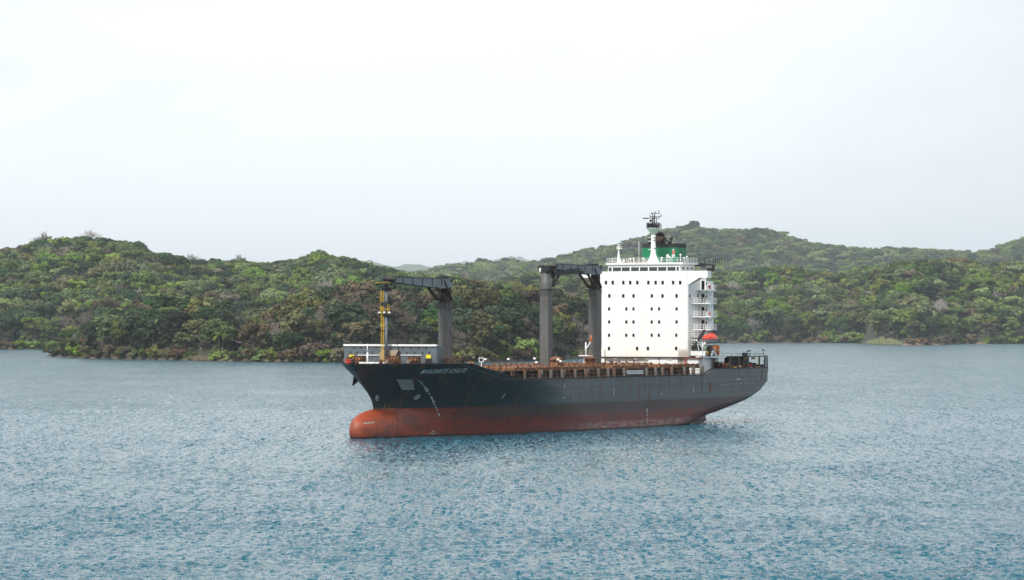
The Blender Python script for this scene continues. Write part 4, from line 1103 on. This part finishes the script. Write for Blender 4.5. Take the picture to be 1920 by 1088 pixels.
def branches(r, base, levels=5, spread=.62, L0=3.6, r0=.28, up=.35, bare_top=True):
    V = []
    def seg(a, b, ra, rb):
        d = b-a; d = d/ (np.linalg.norm(d)+1e-9); x = np.cross(d, [.3,.9,.2]); x /= np.linalg.norm(x)+1e-9; y = np.cross(d, x)
        k = 3 if ra < .12 else 5
        an = [2*math.pi*i/k for i in range(k)]
        A_ = [a+ra*(x*math.cos(t)+y*math.sin(t)) for t in an]; B_ = [b+rb*(x*math.cos(t)+y*math.sin(t)) for t in an]
        for i in range(k): V.extend([A_[i], A_[(i+1)%k], B_[(i+1)%k], B_[i]])
    def grow(p, d, L, ra, lv):
        e = p+d*L; seg(p, e, ra, ra*.68)
        if lv == 0: return
        for k in range(3 if lv > 1 else 4):
            nd = d+r.normal(size=3)*spread; nd[2] += up*.5; nd /= np.linalg.norm(nd)
            grow(p+d*L*(1 if k == 0 else r.uniform(.55,1)), nd, L*r.uniform(.62,.86), ra*.62, lv-1)
    grow(np.array(base,float), np.array([0,0,1.]), L0, r0, levels)
    return np.array(V)
def trunkmesh(name, H, seed, mat, r0=.32, spread=.6):
    r = np.random.default_rng(seed)
    V = branches(r, (0,0,-1.0), 3, spread, H*.55, r0); return quadmesh(name, V, mat)
def palm(r):
    P, V = [], []
    for k in range(17):
        a = k*2.4+r.random()*.3; el = r.uniform(.1,1.15); L = r.uniform(3.2,4.4); d = np.array([math.cos(a),math.sin(a),0]); p = np.array([0,0,8.6]); v = d*math.cos(el)+np.array([0,0,math.sin(el)]); side = np.array([-d[1],d[0],0])
        for s in range(9):
            q = p+v*L/9; w = .85*math.sin(math.pi*(s+.8)/10)**.7
            for sg in (1,-1):
                for h_ in (0,.5):
                    b0 = p+(q-p)*h_; tip = b0+side*sg*w+v*.35+np.array([0,0,-.28*w])
                    V += [b0, b0+(q-p)*.42, tip+v*.05, tip]
            p = q; v = v+np.array([0,0,-.24]); v /= np.linalg.norm(v)
    return np.array(V)

PROTO = []   # (kind, colour, crown mesh, trunk mesh, approx radius, centre height, half height)
def addp(kind, colour, seed, dens=1.0, size=.42):
    r = np.random.default_rng(seed); P, Nn = crown_pts(kind, r, dens)
    me = quadmesh('crown', leaves(P, Nn, size, r), LM[colour])
    H = {'round':8.6,'umbrella':11,'tall':8.4,'wide':7.8,'shrub':2.3}[kind]
    tr_ = trunkmesh('trunk', H*.8, seed+50, bark if seed%3 else bark_p, .3 if kind!='shrub' else .12)
    rad = {'round':6,'umbrella':7.6,'tall':5,'wide':7.6,'shrub':4.6}[kind]; hh = {'round':5,'umbrella':3.3,'tall':6.8,'wide':5.5,'shrub':3.4}[kind]
    PROTO.append((kind, colour, me, tr_, rad, H, hh))
sd = 100
for kind, cols in (('round',('mid green','bright green','dark green','olive green','brownish')), ('wide',('mid green','olive green','dark green','pale green')),
                   ('tall',('mid green','olive green','dark green','brownish')), ('umbrella',('dark green','mid green','pale green')),
                   ('shrub',('bright green','olive green','brownish','mid green','reddish brown'))):
    for c in cols: sd += 1; addp(kind, c, sd)
def add_bare(colour, seed, thin):
    r = np.random.default_rng(seed)
    V = branches(r, (0,0,-.8), 6, .5, 3.6, .33, .30)
    V = V[len(V)*0:]; n = 400
    hi = V[V[:,2]>4.5]; pts = hi[r.integers(0,len(hi),thin)]; nn = r.normal(size=pts.shape); nn /= np.linalg.norm(nn,axis=1,keepdims=True)
    t = (pts-np.array([0,0,5.])); t /= np.linalg.norm(t,axis=1,keepdims=True)+1e-9; t += r.normal(size=t.shape)*.4
    sd_ = np.cross(t, nn); sd_ /= np.linalg.norm(sd_,axis=1,keepdims=True)+1e-9
    L = (.5+.6*r.random(len(pts)))[:,None]; w = .06
    Q_ = np.stack([pts-sd_*w, pts+sd_*w, pts+t*L+sd_*w*.5, pts+t*L-sd_*w*.5],1).reshape(-1,3)
    me = quadmesh('crown', np.concatenate([V,Q_]), LM[colour])
    PROTO.append(('bare', colour, me, trunkmesh('trunk', 5, seed+9, bark_p if colour=='pale grey' else bark, .34), 5, 8.5, 5))
add_bare('grey brown', 301, 1400); add_bare('grey brown', 302, 1800); add_bare('pale grey', 303, 160); add_bare('grey brown', 304, 2200)
def add_palm(seed):
    r = np.random.default_rng(seed); me = quadmesh('crown', palm(r), LM['palm green'])
    V = branches(r, (0,0,-.5), 0, 0, 9.1, .26); PROTO.append(('palm','palm green', me, quadmesh('trunk', V, bark), 4, 8.6, 3))
add_palm(401)
NP = len(PROTO)
for p in PROTO[:NP]:      # the drier, darker wood of the near headland has its own foliage tones
    me = p[2].copy(); nm = 'dry_'+p[1]
    if nm not in LM:
        c0 = {'mid green':(.062,.090,.022),'bright green':(.098,.145,.026),'dark green':(.022,.044,.014),'olive green':(.086,.088,.027),'brownish':(.080,.064,.038),'pale green':(.080,.088,.034),
              'grey brown':(.125,.106,.090),'pale grey':(.27,.25,.23),'palm green':(.090,.125,.035),'reddish brown':(.075,.048,.030)}[p[1]]
        LM[nm] = leafmat('dry_'+p[1].replace(' ','_'), c0, .4)
    me.materials.clear(); me.materials.append(LM[nm]); PROTO.append((p[0],p[1],me)+p[3:])
IDX = {}
for i, p in enumerate(PROTO[:NP]): IDX.setdefault(p[0], []).append(i)
def pick(r, land, t):
    u = r.random()
    if land == 'near':
        w = [('round',.23),('wide',.18),('tall',.19),('umbrella',.06),('shrub',.05),('bare',.24),('palm',.05)]
    elif land == 'left': w = [('round',.28),('wide',.30),('tall',.12),('umbrella',.09),('bare',.19),('palm',.02)]
    elif land == 'right': w = [('round',.28),('wide',.30),('tall',.14),('umbrella',.08),('bare',.18),('palm',.02)]
    else: w = [('round',.3),('wide',.38),('umbrella',.2),('tall',.12)]
    if t < .03: w = [('shrub',.62),('round',.18),('wide',.2)]
    s = 0; k = w[-1][0]
    for kk, p in w:
        s += p
        if u < s: k = kk; break
    cw = {'near':{'bright green':.03,'mid green':.15,'dark green':.42,'olive green':.20,'brownish':.24,'pale green':.02,'reddish brown':.10,'grey brown':.5,'pale grey':.45,'palm green':1},
          'left':{'bright green':.16,'mid green':.30,'dark green':.20,'olive green':.16,'brownish':.08,'pale green':.22,'reddish brown':.04,'grey brown':.6,'pale grey':.35,'palm green':1}}
    cw = cw['near' if land == 'near' else 'left']; ws = [cw[PROTO[i][1]] for i in IDX[k]]; u = r.random()*sum(ws); s = 0
    for i, q in zip(IDX[k], ws):
        s += q
        if u < s: return i
    return IDX[k][-1]

PT = [float(np.array([v.co.z for v in p[2].vertices]).max()) for p in PROTO]
PTOP_old = {'round':13.2,'umbrella':13.8,'tall':14.6,'wide':12.8,'shrub':5.4,'bare':14,'palm':10.5}
def topz(L, x, y, p): return CH-(float(L.d['top'](p))-HY)*y/F
trees = []   # land, X, Y, Z, idx, scale, rot, px, t
r = np.random.default_rng(21)
for key, L in lands.items():
    d = L.d; sp = d['sp']; p0, p1 = d['rng']
    ymin = min(Yof(float(d['shore'](p))) for p in np.linspace(p0,p1,60)); ymax = max(Yof(float(d['shore'](p)))+float(d['deep'](p)) for p in np.linspace(p0,p1,60))
    tmax = {'near':1.12,'left':1.05,'right':1.08,'mid':1.03}[key]; tmin = {'near':.0,'left':.0,'right':.0,'mid':.22}[key]
    Y = ymin-5
    while Y < ymax*1.03:
        X = (p0-960)/F*Y
        while X < (p1-960)/F*Y:
            x = X+r.uniform(-.45,.45)*sp; y = Y+r.uniform(-.45,.45)*sp; p, t = L.info(x, y)
            X += sp
            if not (p0+4 < p < p1-4) or t < tmin or t > tmax: continue
            if t*float(d['deep'](p)) < 2.5: continue
            i = pick(r, key, t*float(d['deep'](p))/300) + (NP if key == 'near' else 0)
            sc = d['sc']*r.uniform(.62,1.25)
            if r.random() < .05 and t > .1: sc *= 1.25
            if PROTO[i][0] == 'shrub': sc *= 1.15
            sc = min(sc, d['sc']*1.35) if t > .9 else sc
            zt = L.h(x,y)
            if t > .25: zt = min(zt, topz(L, x, y, p) + r.uniform(-4,4.5)*y/F - PT[i]*sc)
            trees.append([key, x, y, zt, i, sc, r.random()*6.28, float(p), t])
        Y += sp
    if key != 'mid':   # a hem of bushes right at the water line
        for p in np.arange(p0, p1, sp*.45*F/ymin):
            q = p+r.uniform(-2,2); ys = Yof(float(d['shore'](q))); y = ys+r.uniform(.5,4)
            if r.random() < .14 and key != 'near': continue
            i = IDX['shrub'][int(r.random()*5)] + (NP if key == 'near' and r.random() < .8 else 0)
            trees.append([key, (q-960)/F*y, y, .6, i, d['sc']*r.uniform(.6,1.0), r.random()*6.28, q, .01])
# conspicuous single trees of the photo
special = []
def spec(key, px, t, kind, colour, sc, label):
    L = lands[key]; d = L.d; y = Yof(float(d['shore'](px)))+float(d['deep'](px))*t; x = (px-960)/F*y
    cand = [i for i in IDX[kind] if PROTO[i][1] == colour]; i = cand[0] + (NP if key == 'near' else 0)
    rad = PROTO[i][4]*sc
    for tr_ in trees[:]:
        if tr_[0] == key and (math.hypot(tr_[1]-x, (tr_[2]-y)) < rad*.8 or (abs(tr_[1]-x) < rad*.7 and -rad*2.2 < tr_[2]-y < 0)): trees.remove(tr_)
    zt = L.h(x,y)
    if t > .8: zt = min(zt, topz(L, x, y, px)+(17 if kind == 'bare' else 9)*y/F - PT[i]*sc)
    e = [key, x, y, zt, i, sc, 1.0, px, t]; e.append(label); special.append(e)
spec('near', 605, .22, 'bare', 'pale grey', 1.9, 'tall whitish leafless tree with forked trunk, standing out left of the foremast')
spec('near', 385, .05, 'bare', 'grey brown', .9, 'small grey leafless bush tree at the water beside the pale grass')
spec('left', 85, .98, 'bare', 'grey brown', 2.9, 'big leafless tree against the sky on the left hilltop')
spec('left', 170, 1.0, 'bare', 'pale grey', 2.7, 'pale leafless tree on the crest right of the bigger bare tree')
spec('left', 135, .3, 'bare', 'pale grey', 1.7, 'white leafless trunk low on the slope above the headland tip')
spec('left', 360, .99, 'bare', 'pale grey', 2.3, 'pale leafless tree in the skyline dip above the headland')
spec('left', 450, .99, 'bare', 'grey brown', 2.5, 'grey leafless tree on the skyline right of a dark green crown')
spec('left', 250, .98, 'round', 'dark green', 2.3, 'rounded dark green tree ending the left hilltop')
spec('left', 405, .99, 'umbrella', 'dark green', 1.5, 'flat dark green tree on the skyline between two leafless ones')
spec('left', 595, .99, 'wide', 'mid green', 2.0, 'spreading green tree topping the skyline left of the ship')
spec('near', 690, .55, 'palm', 'palm green', 1.9, 'tall palm rising behind the foremast platform')
spec('near', 735, .75, 'palm', 'palm green', 1.9, 'palm showing just above the forward crane jib')
spec('near', 660, .45, 'palm', 'palm green', 1.9, 'palm left of the foremast, lower than its neighbour')
spec('near', 985, .8, 'palm', 'palm green', 1.9, 'palm on the dark ridge just left of the round topped crane')
spec('near', 885, .95, 'palm', 'palm green', 1.9, 'palm on the ridge right of the forward crane')
spec('near', 875, 1.0, 'tall', 'olive green', 1.1, 'slim olive green tree poking above the forward crane')
spec('right', 1412, .04, 'bare', 'pale grey', 2.3, 'large pale leafless tree at the shore right of the lifeboat')
spec('right', 1600, .2, 'bare', 'pale grey', 1.9, 'pale leafless tree halfway up the right hand slope')
spec('right', 1870, .45, 'bare', 'pale grey', 2.2, 'pale leafless tree high on the slope near the right edge')
spec('right', 1795, .95, 'round', 'brownish', 3.3, 'brownish domed tree on the ridge towards the right edge')
spec('mid', 1665, 1.0, 'wide', 'dark green', 4.2, 'round bluish tree bulging from the right skyline')
spec('mid', 1300, 1.0, 'wide', 'dark green', 3.9, 'round topped tree on the far summit right of the funnel')
spec('mid', 955, 1.0, 'umbrella', 'dark green', 4.2, 'wide bluish tree on the skyline left of the round topped crane')
spec('mid', 905, 1.0, 'umbrella', 'dark green', 3.2, 'smaller bluish tree on the skyline above the headland ridge')

trees[:] = [q for q in trees if not (q[0] == 'right' and 1622 < q[7] < 1694 and q[8] < .035)]
# which trees show largest: coarse depth-sorted visibility
GW, GH = 960, 544; idb = np.full((GH, GW), -1, np.int32)
allT = [t_+[None] if len(t_) == 9 else t_ for t_ in trees] + special
order = sorted(range(len(allT)), key=lambda i: allT[i][2])
shipmask = np.zeros((GH,GW),bool)
def rect(a,b_,c,d): shipmask[int(b_/2):int(d/2), int(a/2):int(c/2)] = True
rect(646,645,820,690); rect(640,682,1447,830); rect(1128,486,1290,690); rect(823,522,848,690); rect(1013,500,1036,690); rect(1104,500,1128,690); rect(1290,512,1337,690)
cnt = np.zeros(len(allT), int)
idb[shipmask] = -2
for i in order:
    key, X, Y, Z_, k, sc, rot, p, t, lab = allT[i]; pr_ = PROTO[k]
    if p < -40 or p > 1960: continue
    s2 = F/Y/2; cx = p/2; cy = (HY+F*(CH-(Z_+pr_[5]*sc))/Y)/2; rx, ry = pr_[4]*sc*s2*.9, pr_[6]*sc*s2*.95
    x0, x1 = max(int(cx-rx),0), min(int(cx+rx)+1,GW); y0, y1 = max(int(cy-ry),0), min(int(cy+ry)+1,GH)
    if x1 <= x0 or y1 <= y0: continue
    yy, xx = np.mgrid[y0:y1, x0:x1]; inside = ((xx-cx)/rx)**2+((yy-cy)/ry)**2 < 1
    sub = idb[y0:y1, x0:x1]; m_ = inside & (sub == -1)
    cnt[i] = int(m_.sum()*(.45 if pr_[0] in ('bare','palm') else 1)); sub[m_] = i
rank = sorted(range(len(allT)), key=lambda i: -(cnt[i] + (100000 if allT[i][9] else 0)))
IND = rank[:300]; indset = set(IND)
# labels
def zone(key, p, t):
    if key == 'near':
        z = ('at the headland tip' if p < 190 else 'on the left part of the headland' if p < 330 else 'on the near headland' if p < 470 else 'ashore left of the bow' if p < 640
             else 'behind the foremast' if p < 820 else 'between the forward crane and the next' if p < 1010 else 'behind the paired cranes')
    elif key == 'left': z = 'on the left hill' if p < 250 else 'on the hill above the headland' if p < 560 else 'on the hill left of the cranes'
    elif key == 'right': z = 'on the shore beyond the stern' if p < 1560 and p > 1290 else 'behind the reedy point' if 1560 <= p < 1770 else 'near the right frame edge' if p >= 1770 else 'beyond the cranes'
    else: z = 'on the far bluish hill'
    return z
def rowname(t): return 'low' if t < .2 else 'midway up' if t < .6 else 'high up'
KN = {'round':'round tree','wide':'spreading tree','tall':'narrow tree','umbrella':'flat topped tree','shrub':'bush','bare':'leafless tree','palm':'palm'}
ORD = ['first','second','third','fourth','fifth','sixth','seventh','eighth','ninth','tenth','eleventh','twelfth']
byl = {}
for i in IND:
    key, X, Y, Z_, k, sc, rot, p, t, lab = allT[i]
    if lab: continue
    byl.setdefault((PROTO[k][1].replace('palm green','green'), KN[PROTO[k][0]], rowname(t), zone(key,p,t)), []).append(i)
for (c, kn, rn, z), lst in byl.items():
    lst.sort(key=lambda i: allT[i][7])
    for q, i in enumerate(lst):
        if len(lst) == 1: lab = f'{c} {kn} {rn} {z}'
        else:
            o_ = 'leftmost' if q == 0 else ('rightmost' if q == len(lst)-1 and q > 0 else ORD[min(q,11)]+' from left')
            lab = f'{c} {kn} {rn} {z}, {o_}'
        allT[i][9] = lab
src = bpy.data.collections.new('tree_sources')
NAME = {'round':'broadleaf_tree','wide':'broadleaf_tree','tall':'broadleaf_tree','umbrella':'umbrella_tree','shrub':'shore_bush','bare':'bare_tree','palm':'palm_tree'}
CAT = {'shrub':'bush','palm':'palm tree'}
first = {}
for i in IND:
    key, X, Y, Z_, k, sc, rot, p, t, lab = allT[i]; pr_ = PROTO[k]
    e = empty(NAME[pr_[0]], (X, Y, Z_), rot); e.scale = (sc, sc, sc*random.uniform(.9,1.08))
    tag(e, lab, CAT.get(pr_[0],'tree'), 'trees and bushes on the wooded shores')
    c = bpy.data.objects.new('crown', pr_[2]); COL.objects.link(c); c.parent = e
    t_ = bpy.data.objects.new('trunk', pr_[3]); COL.objects.link(t_); t_.parent = e
    if k not in first: first[k] = c; src.objects.link(c)
rest = [allT[i] for i in range(len(allT)) if i not in indset]
kmap = {k: n for n, k in enumerate(sorted(first, key=lambda k: first[k].name))}
keys = list(kmap)
print('trees', len(allT), 'rest', len(rest), 'protos used', len(first), 'min count', cnt[IND[-1]])
me = bpy.data.meshes.new('forest'); me.vertices.add(len(rest)); me.vertices.foreach_set('co', np.array([(a[1],a[2],a[3]) for a in rest],np.float32).ravel())
ai = me.attributes.new('idx','INT','POINT'); ai.data.foreach_set('value', np.array([kmap.get(a[4], a[4]%len(keys)) for a in rest],np.int32))
as_ = me.attributes.new('scl','FLOAT','POINT'); as_.data.foreach_set('value', np.array([a[5] for a in rest],np.float32))
ar = me.attributes.new('rot','FLOAT','POINT'); ar.data.foreach_set('value', np.array([a[6] for a in rest],np.float32))
fo = bpy.data.objects.new('forest', me); COL.objects.link(fo); tag(fo, 'dense tropical forest covering the hills behind the nearer trees', 'forest', None, 'stuff')
ng = bpy.data.node_groups.new('forest_scatter','GeometryNodeTree'); ng.interface.new_socket('Geometry',in_out='INPUT',socket_type='NodeSocketGeometry'); ng.interface.new_socket('Geometry',in_out='OUTPUT',socket_type='NodeSocketGeometry')
gi = ng.nodes.new('NodeGroupInput'); go = ng.nodes.new('NodeGroupOutput'); iop = ng.nodes.new('GeometryNodeInstanceOnPoints'); ci = ng.nodes.new('GeometryNodeCollectionInfo'); mp = ng.nodes.new('GeometryNodeMeshToPoints')
ci.inputs['Collection'].default_value = src; ci.inputs['Separate Children'].default_value = True; ci.inputs['Reset Children'].default_value = True
def nat(name, ty):
    n = ng.nodes.new('GeometryNodeInputNamedAttribute'); n.data_type = ty; n.inputs[0].default_value = name; return n.outputs['Attribute']
cx_ = ng.nodes.new('ShaderNodeCombineXYZ'); ng.links.new(nat('rot','FLOAT'), cx_.inputs[2]); cs = ng.nodes.new('ShaderNodeCombineXYZ')
sa = nat('scl','FLOAT')
for k in range(3): ng.links.new(sa, cs.inputs[k])
ng.links.new(gi.outputs[0], mp.inputs[0]); ng.links.new(mp.outputs[0], iop.inputs['Points']); ng.links.new(ci.outputs[0], iop.inputs['Instance'])
iop.inputs['Pick Instance'].default_value = True; ng.links.new(nat('idx','INT'), iop.inputs['Instance Index']); ng.links.new(cx_.outputs[0], iop.inputs['Rotation']); ng.links.new(cs.outputs[0], iop.inputs['Scale'])
ng.links.new(iop.outputs[0], go.inputs[0])
md = fo.modifiers.new('scatter','NODES'); md.node_group = ng

# shore grass
def grass(pa, pb, key, n, h, col, name, label, dy=(1,7)):
    r = np.random.default_rng(n); V = []
    d = lands[key].d
    for k in range(n):
        p = r.uniform(pa, pb); Y = Yof(float(d['shore'](p)))+r.uniform(*dy); X = (p-960)/F*Y; c = np.array([X,Y,.4])
        hh = h*r.uniform(.6,1.1)*(1-.6*abs((p-(pa+pb)/2)/((pb-pa)/2))**2)*(.65+.6*abs(mnoise.noise((p*.16,Y*.1,2))+mnoise.noise((p*.5,0,9))*.5)); a = r.uniform(0,6.28); w = np.array([math.cos(a),math.sin(a)*.3,0])*.22
        w = w*(h/4)**.5; tip = c+np.array([r.normal()*.6, r.normal()*.4, hh])
        V += [c-w, c+w, tip+w*.2, tip-w*.2]
    o = bpy.data.objects.new(name, quadmesh(name, np.array(V), leafmat('reeds_'+name+str(n), col, .3))); COL.objects.link(o)
    tag(o, label, 'grass', None, 'stuff')
grass(1626,1690,'right',6000,8.0,(.22,.25,.10),'reeds','pale green reeds on the small point of the right shore',(-6,6))
grass(1500,1628,'right',3500,2.6,(.20,.22,.08),'shore_grass','low green grass strip along the right shore',(0,8))
grass(352,395,'near',1500,3.0,(.30,.24,.13),'dry_grass','dry straw coloured grass at the foot of the headland',(-1,5))
grass(490,560,'near',1100,2.4,(.22,.19,.09),'dry_grass','dry grass clumps on the near bank left of the ship',(-1,5))
# bare earth banks on the right shore
mb = MB()
for (pa, pb, h) in ((1688,1735,2.2),(1740,1778,1.6),(1400,1500,.6),(1830,1850,1.8)):
    n = 24; vs = []
    for i in range(n+1):
        p = pa+(pb-pa)*i/n; Y = Yof(float(LANDS['right']['shore'](p)))
        e = math.sin(math.pi*i/n)**.5
        for k, (dy, z) in enumerate(((-9,-.3),(-6,.35*h*e),(-3,.7*h*e),(0,h*e),(4,h*e*1.1))):
            zz3 = z*(1+.35*mnoise.noise((p*.2,k*1.3,0))); vs.append(((p-960)/F*(Y+dy), Y+dy+1.5*mnoise.noise((p*.3,k,4)), zz3))
    mb.add(vs, [(i*5+j,(i+1)*5+j,(i+1)*5+j+1,i*5+j+1) for i in range(n) for j in range(4)])
m, nt, b = nodes('bare_earth'); nn1 = noise(nt, objco(nt), .3, 4)
nt.links.new(mixc(nt, nn1, (.27,.15,.085), (.15,.095,.06)), b.inputs['Base Color']); b.inputs['Roughness'].default_value = .95
o = mb.build('shore_bank', m); o['kind'] = 'structure'

# ================================================================== SKY, SUN, HAZE, CAMERA
SUN_EL, SUN_AZ = R(48), R(212)     # direction TO the sun, azimuth measured from +Y (camera forward) clockwise
w = bpy.data.worlds.new('World'); SC.world = w; w.use_nodes = True; nt = w.node_tree
bg = nt.nodes['Background']
sky = N(nt,'ShaderNodeTexSky', sky_type='NISHITA', sun_disc=False, sun_elevation=SUN_EL, sun_rotation=SUN_AZ, air_density=1.0, dust_density=3.0)
skv = N(nt,'ShaderNodeVectorMath',operation='SCALE'); nt.links.new(sky.outputs[0], skv.inputs[0]); skv.inputs['Scale'].default_value = .10
tc = N(nt,'ShaderNodeTexCoord').outputs['Generated']
n1 = noise(nt, mapping(nt, tc, (4,4,13),(1.3,.4,2)), 1, 6, .6); n2 = noise(nt, mapping(nt, tc, (1.4,1.4,3), (3.1,0,1)), 1, 3, .5)
sx = N(nt,'ShaderNodeSeparateXYZ'); nt.links.new(tc, sx.inputs[0])
cl = mixc(nt, ramp(nt, n1, .36, .62), (.83,.88,.925), (1.0,1.03,1.05))
cl = mixc(nt, math_(nt,'MULTIPLY', ramp(nt, sx.outputs[0], .02, .20), .62), cl, (.64,.69,.76))     # greyer cloud bank to the right
up = math_(nt,'MULTIPLY', ramp(nt, sx.outputs[2], .055, .12), math_(nt,'SUBTRACT',1.0, ramp(nt, math_(nt,'ABSOLUTE', math_(nt,'SUBTRACT',sx.outputs[0],.01)), .02,.14)))
cl = mixc(nt, math_(nt,'MULTIPLY',up, ramp(nt,n2,.3,.6)), cl, (1.12,1.12,1.08))  # thin bright cloud overhead
fac = mixc(nt, .93, skv.outputs[0], cl)
nt.links.new(fac, bg.inputs[0]); bg.inputs[1].default_value = 1.0

sun = bpy.data.lights.new('sun','SUN'); sun.energy = 3.3; sun.angle = R(6); sun.color = (1,.965,.91)
so = bpy.data.objects.new('sun', sun); COL.objects.link(so)
dv_ = Vector((math.sin(SUN_AZ)*math.cos(SUN_EL), math.cos(SUN_AZ)*math.cos(SUN_EL), math.sin(SUN_EL)))
so.rotation_euler = dv_.to_track_quat('Z','Y').to_euler()

HAZE = 2.5e-5
hz = MB().box(-14000,14000,-1000,59000,-4,900).build('haze', bpy.data.materials.new('haze')); hm = hz.data.materials[0]; hm.use_nodes = True
nt = hm.node_tree; nt.nodes.remove(nt.nodes['Principled BSDF']); pv = N(nt,'ShaderNodeVolumePrincipled'); pv.inputs['Color'].default_value = (.81,.915,.99,1); pv.inputs['Density'].default_value = HAZE; pv.inputs['Anisotropy'].default_value = .0
nt.links.new(pv.outputs[0], nt.nodes['Material Output'].inputs['Volume'])
tag(hz, 'thin pale haze in the air over the lake', 'haze', None, 'stuff')

cam = bpy.data.cameras.new('camera'); co_ = bpy.data.objects.new('camera', cam); COL.objects.link(co_); SC.camera = co_
cam.sensor_width = 36; cam.lens = F/1920*36; co_.location = (0,0,CH); co_.rotation_euler = (R(90),0,0); cam.shift_y = (HY-544)/1920
cam.clip_start = 1; cam.clip_end = 150000
vs_ = SC.view_settings; vs_.view_transform = 'Standard'; vs_.look = 'None'; vs_.exposure = .24; vs_.gamma = 1
SC.render.engine = 'CYCLES'; cy = SC.cycles; cy.use_denoising = True; cy.max_bounces = 5; cy.diffuse_bounces = 2; cy.glossy_bounces = 2; cy.transmission_bounces = 2; cy.volume_bounces = 0; cy.transparent_max_bounces = 4
cy.use_adaptive_sampling = True; cy.adaptive_threshold = .02; cy.caustics_reflective = False; cy.caustics_refractive = False; cy.sample_clamp_indirect = 4
